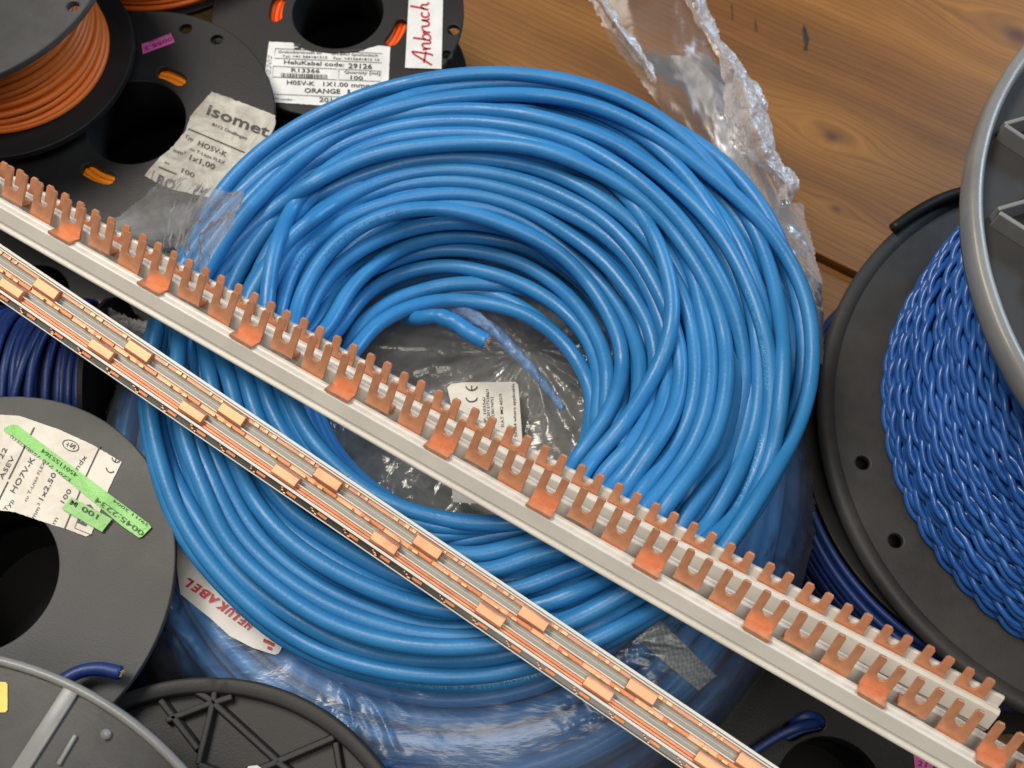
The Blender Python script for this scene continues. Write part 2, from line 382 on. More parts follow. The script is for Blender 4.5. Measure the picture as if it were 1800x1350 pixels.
# ------------------------------------------------------------------ labels and printing on a plane
class Plane:
    def __init__(s, C, n=UP): s.C = np.asarray(C, float); s.n = nrm(n)
    def hit(s, px, py, lift=0.): return plane_hit(px, py, s.C+s.n*lift, s.n)
def sheet(name, pl, poly, m, parent, lift=.0003, thick=.00015, jag=0, seed=1):
    """paper outline given in picture pixels, laid on a plane, with thickness"""
    rnd = random.Random(seed)
    if jag:
        q = []
        for i in range(len(poly)):
            a = np.array(poly[i], float); b = np.array(poly[(i+1) % len(poly)], float); L = np.linalg.norm(b-a); k = max(1, int(L/5))
            for j in range(k):
                p = a+(b-a)*j/k; q.append(p+np.array([rnd.uniform(-jag, jag), rnd.uniform(-jag, jag)]) if j else p)
        poly = q
    P = [pl.hit(x, y, lift) for x, y in poly]
    mid = sum(P)/len(P); e1 = nrm(np.cross(pl.n, [0, 1, 0.01])); e2 = np.cross(pl.n, e1)
    L = np.array([[(p-mid)@e1, (p-mid)@e2] for p in P])
    V, Fc = fill_loops([L], thick)
    W_ = mid+V[:, :1]*e1+V[:, 1:2]*e2+V[:, 2:3]*pl.n
    return link_mesh(name, W_, Fc, m, parent, False)
def text_mesh(s, bold=0., shear=0.):
    cu = bpy.data.curves.new('t', 'FONT'); cu.body = s; cu.size = 1; cu.resolution_u = 2; cu.offset = bold; cu.shear = shear
    ob = bpy.data.objects.new('t', cu); me = bpy.data.meshes.new_from_object(ob)
    V = np.array([v.co[:] for v in me.vertices]); Fc = [tuple(p.vertices) for p in me.polygons]
    bpy.data.objects.remove(ob); bpy.data.curves.remove(cu); bpy.data.meshes.remove(me)
    return V, Fc
class Print:
    """collects printing on one plane, laid out in label pixels, becomes one mesh"""
    def __init__(s, pl, lift=.0006): s.pl = pl; s.mb = MB(); s.lift = lift
    def text(s, st, p0, p1, h, bold=0., shear=0., flip=False):
        V, Fc = text_mesh(st, bold, shear)
        if not len(V): return s
        w = V[:, 0].max()-V[:, 0].min(); x0 = V[:, 0].min(); cap = .70
        p0 = np.array(p0, float); p1 = np.array(p1, float); u = (p1-p0)/w; d = (p1-p0)/np.linalg.norm(p1-p0)
        up = np.array([d[1], -d[0]])*h/cap
        P = [p0+(v[0]-x0)*u+v[1]*up for v in V]
        s.mb.add([s.pl.hit(*p, s.lift) for p in P], Fc); return s
    def line(s, p0, p1, w):
        p0 = np.array(p0, float); p1 = np.array(p1, float); d = (p1-p0)/np.linalg.norm(p1-p0); n = np.array([-d[1], d[0]])*w/2
        s.mb.add([s.pl.hit(*p, s.lift) for p in (p0-n, p1-n, p1+n, p0+n)], [(0, 1, 2, 3)]); return s
    def poly(s, pts, w, closed=False, smooth=0):
        if smooth: pts = catmull(pts, smooth)
        pts = [np.array(p, float) for p in pts]
        if closed: pts = pts+[pts[0]]
        V = []; Fc = []
        for i, p in enumerate(pts):
            t = pts[min(i+1, len(pts)-1)]-pts[max(i-1, 0)]; t = t/(np.linalg.norm(t)+1e-9); n = np.array([-t[1], t[0]])*w/2
            V += [s.pl.hit(*(p+n), s.lift), s.pl.hit(*(p-n), s.lift)]
            if i: k = 2*i; Fc.append((k-2, k-1, k+1, k))
        s.mb.add(V, Fc); return s
    def barcode(s, q, n=34, seed=3):
        r = random.Random(seed); a, b, c, d = [np.array(p, float) for p in q]; x = 0
        while x < 1:
            w = r.choice((.008, .008, .016, .024)); 
            s.mb.add([s.pl.hit(*p, s.lift) for p in (a+(b-a)*x, a+(b-a)*min(1, x+w), d+(c-d)*min(1, x+w), d+(c-d)*x)], [(0, 1, 2, 3)])
            x += w+r.choice((.008, .012, .02))
        return s
    def build(s, m, parent): return s.mb.build('printing', m, parent, False)

# ------------------------------------------------------------------ reels
def circ(cx, cy, r, n=72): t = np.arange(n)*2*math.pi/n; return np.stack([cx+r*np.cos(t), cy+r*np.sin(t)], 1)
def slot_loop(r, a0, a1, w):
    a = np.linspace(a0, a1, 10); o = np.stack([(r+w)*np.cos(a), (r+w)*np.sin(a)], 1); i = np.stack([(r-w)*np.cos(a[::-1]), (r-w)*np.sin(a[::-1])], 1)
    c1 = np.array([r*math.cos(a1), r*math.sin(a1)]); c0 = np.array([r*math.cos(a0), r*math.sin(a0)])
    e1 = [c1+w*np.array([math.cos(a1+t), math.sin(a1+t)]) for t in (.5, 1.05, 1.57, 2.1, 2.6)]
    e0 = [c0+w*np.array([math.cos(a0+math.pi+t), math.sin(a0+math.pi+t)]) for t in (.5, 1.05, 1.57, 2.1, 2.6)]
    return np.vstack([o, e1, i, e0])
def loc2(C, px, py):
    p = at(px, py, C[2]); return p[0]-C[0], p[1]-C[1]
def flange(parent, C, r, hole, m, thick=.0025, extra=(), name='flange', bevel=.0004, n=120):
    loops = [circ(0, 0, r, n)]
    if hole: loops.append(circ(0, 0, hole, 72))
    loops += list(extra)
    V, Fc = fill_loops(loops, thick, bevel)
    o = link_mesh(name, V+np.asarray(C), Fc, m, parent, False)
    return o
def hub(parent, C, r, depth_, m, wall=.0015):
    t = np.arange(64)*2*math.pi/64; V = []; Fc = []
    for (rr, z) in ((r, -.0004), (r, -depth_), (r+wall, -depth_), (r+wall, -.0026)):
        V += [(C[0]+rr*math.cos(a), C[1]+rr*math.sin(a), C[2]+z) for a in t]
    for k in range(3):
        for i in range(64):
            j = (i+1) % 64; Fc.append((k*64+i, (k+1)*64+i, (k+1)*64+j, k*64+j))
    return link_mesh('hub', V, Fc+[tuple(range(64, 128))], m, parent)  # added black disc closes the bottom, so the hole reads as deep shade
def winding(parent, C0, R_, z0, z1, rw, m, seed=1, sides=8, wob=.35, name='wound_wire', segs=150, cx=lambda z: (0, 0)):
    """turns of one wire stacked along the axis, each slightly skewed over the last"""
    rnd = random.Random(seed); mb = MB(); z = z0; k = 0
    while z < z1:
        ph = rnd.uniform(0, 6.28); am = rnd.uniform(.2, 1)*wob*rw*2; rr = R_+rnd.uniform(-.25, .25)*rw*2
        ph2 = rnd.uniform(0, 6.28); t = np.arange(segs)*2*math.pi/segs
        q = rr+.25*rw*np.sin(2*t+ph2); zz = z+am*np.sin(t+ph)+am*.4*np.sin(3*t+ph2)
        ox, oy = cx(z)
        P = np.stack([C0[0]+ox+q*np.cos(t), C0[1]+oy+q*np.sin(t), zz], 1)
        mb.add(*tube(P, rw, sides, True)); z += rw*2*.96; k += 1
    # dark layer of turns beneath the outer one
    z = z0
    while z < z1:
        t = np.arange(segs)*2*math.pi/segs; ox, oy = cx(z)
        P = np.stack([C0[0]+ox+(R_-1.6*rw)*np.cos(t), C0[1]+oy+(R_-1.6*rw)*np.sin(t), np.full(segs, z+rw)], 1)
        mb.add(*tube(P, rw, 6, True)); z += rw*2
    return mb.build(name, m, parent)

RG = 'plastic cable reels lying round the coil'
def simple_reel(name, label, px, py, zt, r, hole, m, wire, height, wind_r, rw, extra_px=(), slots=(), seed=1, group=RG):
    """lying reel: visible top flange with centre hole, winding under it, bottom flange"""
    C = at(px, py, zt); B = C.copy(); B[2] = zt-height
    t = thing(name, B, label, 'cable reel', group)
    ex = []
    for (hx, hy, hr) in extra_px: x, y = loc2(C, hx, hy); ex.append(circ(x, y, hr, 24))
    for (hx, hy, w, half) in slots:
        x, y = loc2(C, hx, hy); rr = math.hypot(x, y); a = math.atan2(y, x); ex.append(slot_loop(rr, a-half, a+half, w))
    flange(t, C, r, hole, m, extra=ex)
    Cb = B.copy(); Cb[2] += .003; flange(t, Cb, r, hole, m)
    hub(t, C, hole, height-.002, M['hole'])
    winding(t, C, wind_r, B[2]+.006+rw, zt-.0030-rw, rw, wire, seed)
    if slots:   # the turns that show through the slots, lying right under the flange
        mb = MB(); q = hole+.0030
        while q < wind_r-rw: 
            tt = np.arange(120)*2*math.pi/120
            mb.add(*tube(np.stack([C[0]+(q+.0002*np.sin(3*tt))*np.cos(tt), C[1]+q*np.sin(tt), np.full(120, zt-.0030-rw)], 1), rw, 8, True)); q += 2*rw
        mb.build('wire_end_turns', wire, t)
    return t, C

# R2: black reel with the stained torn label
t2, C2 = simple_reel('cable_reel', 'black reel with pink tag and torn stained label beside the blue coil', 239, 214, -.004, .0546, .0194, M['black'], M['orange2'], .055, .031, .0011,
    extra_px=((326, 50, .0024), (381, 69, .0024)), slots=((302, 133, .0027, .16), (171, 307, .0027, .17)), seed=2)
# R3: black reel with the printed white label and handwritten strip
t3, C3 = simple_reel('cable_reel', 'black reel at the top edge with printed white label and red handwritten strip', 594, 20, -.014, .0533, .0192, M['black'], M['red_orange'], .050, .032, .0011,
    extra_px=((797, 52, .0026), (785, 96, .0026)), slots=((486, 14, .0026, .17), (698, 57, .0026, .17)), seed=3)
# R4: small reel standing on the black one, mostly beyond the top edge
def reel4():
    z = -.017; C = at(282, -158, z); B = C.copy(); B[2] = z-.004; t = thing('cable_reel', B, 'reel with orange winding cut off by the top edge between two black reels', 'cable reel', RG)
    rw_ = np.linalg.norm(at(278, 12, z+.004)-C)
    flange(t, C, .0600, .012, M['black']); winding(t, C, rw_-.0012, z+.0012, z+.030, .0012, M['orange'], 4)
    flange(t, C+UP*.034, .0420, .012, M['black']); hub(t, C+UP*.033, .012, .030, M['hole'])
reel4()
tg = sheet('tag', Plane(C2), [(249, 78), (300, 58), (307, 74), (251, 95)], M['pink'], t2)
Print(Plane(C2)).text('0055.2', (302, 64), (253, 83), 6.5, .012).text('30.01.2004', (299, 57.5), (262, 72), 3.4, .004).build(M['ink_pink'], tg)
# labels on R2
pl2 = Plane(C2)
lb = sheet('label', pl2, [(372, 161), (430, 182), (484, 203), (484, 218), (470, 250), (440, 300), (385, 350), (300, 333), (254, 309), (262, 298), (281, 276), (298, 263), (325, 232), (331, 215), (334, 205)], M['paper_old'], t2, jag=.8)
p = Print(pl2)
p.text('isomet', (362, 200), (470, 241), 19, .018, .0)
p.text('8112 Otelfingen', (372, 220), (433, 246), 5.5, .008)
p.line((331, 226), (430, 268), 2.2).text('Typ', (324, 241), (339, 248), 6).text('HO5V-K', (347, 255), (397, 276), 9, .01)
p.text('cu T-Litze FLEX', (333, 263), (394, 289), 5.5, .006).text('mm', (304, 266), (320, 272), 6.5).text('2', (322, 268), (326, 270), 3.5)
p.text('1x1,00', (332, 280), (376, 298), 9.5, .012).text('m', (289, 287), (296, 290), 6).text('100', (318, 303), (340, 312), 8.5, .005)
p.line((279, 293), (310, 306), 2.4).text('RO', (273, 324), (304, 336), 19, .03)
p.poly([(271, 300), (264, 318), (300, 333)], 1)
p.build(M['ink'], lb)
# labels on R3
pl3 = Plane(C3)
lb = sheet('label', pl3, [(473, 73), (492, 74), (514, 75), (524, 83), (545, 90), (585, 95), (628, 92), (650, 84), (665, 80), (686, 82), (683, 140), (681, 175), (620, 186), (560, 185), (478, 179), (470, 168), (463, 150)], M['paper'], t3, jag=.4)
p = Print(pl3); B_ = .008
p.text('Grabackerstrasse 60', (489, 92.5), (565, 95), 4.3, B_).text('CH-8957 Spreitenbach', (582, 96), (664, 99.5), 4.3, B_)
p.text('Tel: +41 584181515', (496, 100.5), (575, 103), 4.3, B_).text('Fax: +415641815 16', (586, 104), (667, 107), 4.3, B_)
p.poly([(484, 85), (672, 94), (671, 110), (482, 102)], .8, True)
p.text('HeluKabel code:', (499, 112), (605, 117), 7, .014).text('29126', (612, 119.5), (654, 121), 8.5, .016)
p.text('R13366', (512, 126.5), (562, 128), 7, .014).barcode([(494, 128), (576, 131), (576, 139), (494, 136)])
p.poly([(480, 116), (593, 121), (592, 140), (479, 135)], .8, True).poly([(596, 121), (670, 125), (669, 143), (595, 140)], .8, True)
p.text('Quantity [mt]', (605, 128.5), (668, 131.5), 5.2, .006).text('100', (616, 139), (638, 140.5), 6.5, .014)
p.text('H05V-K', (504, 148), (553, 150.5), 7.5, .014).text('1X1.00 mmq', (568, 151), (649, 154), 7.5, .012)
p.text('ORANGE', (535, 162.5), (598, 164.5), 8, .016).text('1', (611, 165), (615, 165), 8, .016)
p.line((480, 165), (660, 173), .8).text('HPR number :', (479, 175), (518, 177), 4, .004).text('20146', (561, 178.5), (603, 181), 8, .012)
p.line((517, 78), (529, 80), 5).line((517, 85), (529, 85), 3).line((545, 88), (552, 90), 3).line((600, 90), (640, 87), 2.4)
p.build(M['ink'], lb)
p = Print(pl3)
p.text('5 2202', (474, 143), (478, 97), 7.5, 0, .25).build(M['pencil'], lb)
strip = sheet('label', pl3, [(719, -12), (779, -14), (776, 121), (712, 119)], M['paper'], t3, lift=.0006); tag(strip, 'white strip with red handwriting')
p = Print(pl3, .0009)
def hw(strokes, o, w=2.9):
    # u runs up the strip, v to the left
    for s in strokes: p.poly([(o[0]-v, o[1]-u) for u, v in s], w, smooth=14)
hw([[(0, -2), (10, 14), (20, 30), (24, 33)], [(24, 33), (22, 18), (19, 0), (17, -4)], [(4, 12), (14, 10), (24, 8)]], (757, 114))
hw([[(0, 14), (2, 4), (2, 0)], [(1, 6), (6, 14), (10, 15), (11, 8), (11, 1), (15, 0)]], (757, 87))
hw([[(0, 1), (3, 16), (5, 31)], [(1, 8), (6, 14), (11, 11), (10, 3), (4, 0), (0, 3)]], (757, 71))
hw([[(0, 13), (1, 0)], [(1, 7), (5, 13), (9, 14)]], (756, 57))
hw([[(0, 14), (1, 3), (5, 0), (9, 5), (11, 14)], [(11, 14), (11, 4), (14, 0)]], (755, 46))
hw([[(9, 12), (4, 13), (0, 7), (3, 0), (9, 1)]], (754, 30))
hw([[(0, 0), (4, 16), (7, 32)], [(1, 7), (6, 13), (9, 11), (9, 3), (13, -1)]], (753, 17))
p.build(M['ink_red'], strip)

# R1: reel wound with orange wire, standing on the black one
def reel1():
    zr, zf = .006, .050
    Cr = at(18, 95, zr); Cf = at(-107, -86, zf); 
    t = thing('cable_reel', Cr, 'reel wound with orange wire under a worn grey flange at the upper left', 'cable reel', RG)
    flange(t, Cr, .0480, .010, M['black_dusty'] if False else M['black'], .003)
    x, y = loc2(Cf, 128, 10)
    flange(t, Cf, .0619, .010, M['shiny_reel'], .0030, [circ(x, y, .0021, 24)], 'top_flange', .0007)
    dx, dy = (Cf-Cr)[:2]
    # outer turns: a stack leaning with the axis
    hs = zf-zr
    rnd = random.Random(5); mb = MB(); rw = .00135; z = zr+rw; n = 150
    tt = np.arange(n)*2*math.pi/n
    while z < zf-.004:
        f = (z-zr)/hs; ph = rnd.uniform(0, 6.28); R_ = .0375+rnd.uniform(-.0006, .0006); am = rnd.uniform(.0003, .0012)
        P = np.stack([Cr[0]+dx*f*.85+R_*np.cos(tt), Cr[1]+dy*f*.85+R_*np.sin(tt), z+am*np.sin(tt+ph)+.0003*np.sin(3*tt)], 1)
        mb.add(*tube(P, rw, 10, True))
        P2 = P.copy(); P2[:, :2] = Cr[:2]+np.array([dx, dy])*f*.85+(P[:, :2]-Cr[:2]-np.array([dx, dy])*f*.85)*.945; P2[:, 2] += rw
        mb.add(*tube(P2, rw, 6, True)); z += rw*1.85
    mb.build('wound_wire', M['orange'], t)
    mb = MB(); tt = np.linspace(0, 2*math.pi, 49)[:-1]; V = []; Fc = []
    for f in (0, .97): V += [(Cr[0]+dx*f*.9+.03*math.cos(a), Cr[1]+dy*f*.9+.03*math.sin(a), zr+hs*f) for a in tt]
    for i in range(48): j = (i+1) % 48; Fc.append((i, j, 48+j, 48+i))
    link_mesh('hub', V, Fc, M['hole'], t)
reel1()

# R5: grey reel at the left with the cream label and green tape
t5, C5 = simple_reel('cable_reel', 'dark grey reel with cream label and green tape at the left edge', -33, 1012, .020, .0598, .0238, M['grey_reel'], M['navy'], .06, .045, .0012, seed=7)
n5 = nrm((.0, .0, 1)); pl5 = Plane(C5, n5)
lb = sheet('label', pl5, [(-60, 745), (0, 729), (34, 731), (104, 755), (161, 781), (214, 812), (192, 857), (161, 938), (152, 943), (117, 930), (78, 918), (26, 900), (0, 897), (-60, 905)], M['paper_cream'], t5, jag=.4)
p = Print(pl5)
p.text('HO7V-K', (25, 867), (62, 806), 9.5, .004).text('cu T-Litze FLEX', (46, 882), (80, 812), 5.5, 0).text('mm', (60, 912), (70, 893), 7).text('2', (68, 889), (70, 884), 4)
p.text('1x2,50', (75, 880), (99, 833), 8.5, .006).text('100', (112, 885), (126, 862), 8, .004).text('m', (96, 922), (102, 911), 7).text('Typ', (10, 899), (25, 880), 7)
p.text('ASEV', (4, 843), (26, 804), 8, .002).text('7722', (-7, 826), (13, 789), 8, .002).text('indx', (134, 830), (153, 803), 8, .002)
p.line((60, 751), (15, 842), 2).line((14, 846), (-8, 890), 2).line((176, 783), (150, 839), 2).line((141, 862), (113, 930), 2)
p.poly([(141, 900), (131, 928), (160, 940)], 1.2).text('RO', (150, 925), (166, 890), 16, .03)
t_ = np.linspace(0, 2*math.pi, 25); p.poly([(124+14*math.cos(a)+1*math.sin(a), 783+9.5*math.sin(a)+3*math.cos(a)) for a in t_], 1.4)
p.text('S', (129, 790), (134, 782), 9, .01).line((117, 785), (121, 777), 1).line((116, 780), (122, 783), 1)
for (cx_, cy_), bar in (((193, 826), 0), ((203, 808), 1)):
    d = nrm([.42, -.90]); q = np.array([-d[1], d[0]])
    c = np.array([cx_, cy_]); p.poly([c+d*7*math.cos(a)*-1*1+q*7.5*math.sin(a)+d*3 for a in np.linspace(-1.3, 1.3, 12)], 1.9)
    if bar: p.line(c-d*4, c+d*3, 1.6)
p.build(M['ink'], lb)
pl5b = Plane(C5)
tp = sheet('tape', pl5, [(6, 757), (8, 752), (20, 746), (30, 747), (262, 921), (266, 927), (250, 943), (244, 945), (215, 925), (36, 776)], M['green'], t5, lift=.0009)
p = Print(pl5, .0012)
p.text('4501155364', (137, 833), (75, 788), 7.5, .004).text('EZ01 710 1508.0310', (124, 842), (20, 764), 5.5, .002)
p.text('0045:2234', (254, 935), (170, 873), 9.5, .004).text('39/11.2004', (262, 922), (200, 877), 5, .002)
p.build(M['ink_green'], tp)
tp = sheet('tape', pl5, [(125, 874), (197, 912), (179, 935), (108, 894)], M['green'], t5, lift=.0013)
Print(pl5, .0016).text('100', (174, 905), (146, 889), 9, .012).text('M', (137, 884), (126, 878), 9, .014).build(M['ink'], tp)
# navy wire end poking out over the grey flange
mb = MB(); P = catmull([at(60, 1215, .030), at(110, 1196, .027), at(140, 1181, .026), at(175, 1176, .0255), at(212, 1183, .025)], 30)
we = mb.add(*tube(P, .0021, 12)).build('wire_end', M['navy'], t5)
e = P[-1]; dd = nrm(P[-1]-P[-2]); mb = MB(); rnd = random.Random(3)
for k in range(9):
    a = k*2.4; r_ = .0004*math.sqrt(k); s = np.cross(dd, UP); u = np.cross(s, dd)
    o = e+s*r_*math.cos(a)+u*r_*math.sin(a); mb.add(*tube([o-dd*.0005, o+dd*(.0003+.0007*rnd.random())], .00019, 6))
mb.build('copper_strands', M['copper_bright'], we)

# R7: glossy smoky reel at the lower left corner
def reel7():
    z = .062; C = at(-330, 2010, z); r = np.linalg.norm(at(175, 1222, z)-C)
    B = C.copy(); B[2] = .0
    # small flange radius is honest to the curvature seen in the corner
    t = thing('cable_reel', B, 'glossy smoky grey reel flange with light streaks at the lower left corner', 'cable reel', RG)
    flange(t, C, r, .018, M['shiny_reel'], .0028, name='top_flange', bevel=.0008, n=200)
    tt = np.arange(160)*2*math.pi/160; pr = np.stack([C[0]+(r-.0012)*np.cos(tt), C[1]+(r-.0012)*np.sin(tt), np.full(160, C[2]+.0006)], 1)
    link_mesh('rim', *tube(pr, .0013, 8, True), M['r10_front'], t)
    winding(t, C, r*.72, .006, z-.006, .002, M['navy'], 9, 6, segs=120)
    flange(t, B+np.array([0, 0, .003]), r, .018, M['black'])
    pl = Plane(C)
    mb = MB()
    for a, b, w in (((128, 1212), (32, 1362), .0022), ((135, 1292), (104, 1345), .0006)):
        A = pl.hit(*a); Bq = pl.hit(*b); d = nrm(Bq-A); s = np.cross(UP, d)*w
        mb.box(A-s, Bq-A, 2*s, UP*.0012)
    mb.build('rib', M['r10_front'], t, bevel=.0004)  # pale ribs, their highlight streak is put into the colour
    sheet('sticker', pl, [(-20, 1198), (10, 1199), (13, 1203), (13, 1248), (9, 1252), (-20, 1252)], M['yellow'], t, lift=.0004)
    st, Fs = tube([pl.hit(188, 1291)-UP*.0005, pl.hit(188, 1291)+UP*.0012], .0013, 16); link_mesh('boss', st, Fs, M['r10_front'], t)
reel7()

def bars(pl, segs, h, w, name, m, t, base=-.0002, bevel=.0004):
    for a, b in segs:
        A = pl.hit(*a); B = pl.hit(*b); d = nrm(B-A); s = np.cross(pl.n, d)*w/2
        mb = MB(); V = []
        # trapezoid section
        V = [A-s*1.3+pl.n*base, B-s*1.3+pl.n*base, B+s*1.3+pl.n*base, A+s*1.3+pl.n*base, A-s*.7+pl.n*h, B-s*.7+pl.n*h, B+s*.7+pl.n*h, A+s*.7+pl.n*h]
        mb.add(V, [(3, 2, 1, 0), (4, 5, 6, 7), (0, 1, 5, 4), (2, 3, 7, 6), (1, 2, 6, 5), (3, 0, 4, 7)])
        mb.build(name, m, t, False, bevel)
# R8: charcoal ribbed reel at the bottom
def reel8():
    z = .012; C = at(322, 1640, z); r = np.mean([np.linalg.norm(at(x, y, z)-C) for x, y in ((300, 1186), (457, 1211), (596, 1284), (683, 1350))])
    B = C.copy(); B[2] = -.05
    t = thing('cable_reel', B, 'charcoal reel with crossing ribs under its rim at the bottom', 'cable reel', RG)
    Cp = C.copy(); Cp[2] -= .0042
    flange(t, Cp, r-.001, .02, M['rib_reel'], .002, name='top_flange')
    # rim: swept profile, with the small notch at its top
    n = 240; prof = [(-.0046, -.006), (.0, -.006), (.0006, -.002), (.0002, -.0002), (-.0006, .0), (-.0036, .0), (-.0042, -.0006), (-.0046, -.0042)]
    na = math.atan2(*(at(384, 1192, z)-C)[[1, 0]]); V = []; Fc = []
    for i in range(n):
        a = 2*math.pi*i/n; dent = .0016*math.exp(-((((a-na+math.pi) % (2*math.pi))-math.pi)/.016)**2)
        for dr, dz in prof: V.append((C[0]+(r+dr)*math.cos(a), C[1]+(r+dr)*math.sin(a), C[2]+dz-(dent if dz > -.003 else 0)))
    k = len(prof)
    for i in range(n):
        for q in range(k):
            a_, b_ = i*k+q, i*k+(q+1) % k; c_, d_ = ((i+1) % n)*k+(q+1) % k, ((i+1) % n)*k+q
            Fc.append((a_, b_, c_, d_))
    o = link_mesh('rim', V, Fc, M['rib_reel'], t, True)
    pl = Plane(Cp)
    bars(pl, [((378, 1236), (296, 1268)), ((378, 1236), (352, 1345)), ((378, 1236), (492, 1340)), ((376, 1238), (412, 1226)), ((380, 1236), (348, 1216)), ((378, 1240), (381, 1216)),
              ((490, 1340), (590, 1297)), ((490, 1340), (440, 1362)), ((490, 1340), (540, 1378)), ((286, 1232), (352, 1318)), ((592, 1306), (602, 1368)), ((352, 1345), (420, 1372))], .0032, .0024, 'rib', M['rib_reel'], t)
    winding(t, C, r*.8, B[2]+.005, z-.012, .002, M['navy'], 19, 6, segs=120)
    flange(t, B+np.array([0, 0, .003]), r, .02, M['black'])
    sheet('sticker', pl, [(436, 1347), (452, 1345), (462, 1352), (460, 1370), (430, 1370)], M['paper'], t, lift=.0035)
reel8()

# R9: black reel at the lower right, blue wire drawn through its slot
t9, C9 = simple_reel('cable_reel', 'black reel with blue wire through a slot and pink tag below the long white rail', 1460, 1395, -.040, .0465, .0185, M['black'], M['navy'], .036, .036, .0012,
    slots=((1412, 1275, .0030, .22),), seed=12)
mb = MB(); P = catmull([at(1410, 1268, -.047), at(1435, 1272, -.039), at(1405, 1278, -.034), at(1370, 1293, -.035), at(1330, 1318, -.036), at(1290, 1345, -.036)], 40)
mb.add(*tube(P, .0016, 10)); P = catmull([at(1385, 1290, -.047), at(1398, 1268, -.040), at(1425, 1258, -.0385), at(1450, 1272, -.043)], 20); mb.add(*tube(P, .0016, 10))
mb.build('wire_end', M['navy'], t9)
pl9 = Plane(C9)
tg = sheet('tag', pl9, [(1606, 1326), (1632, 1330), (1640, 1345), (1641, 1368), (1610, 1368)], M['pink'], t9)
Print(pl9).text('21', (1612, 1345), (1628, 1349), 9, .01).build(M['ink_pink'], tg)

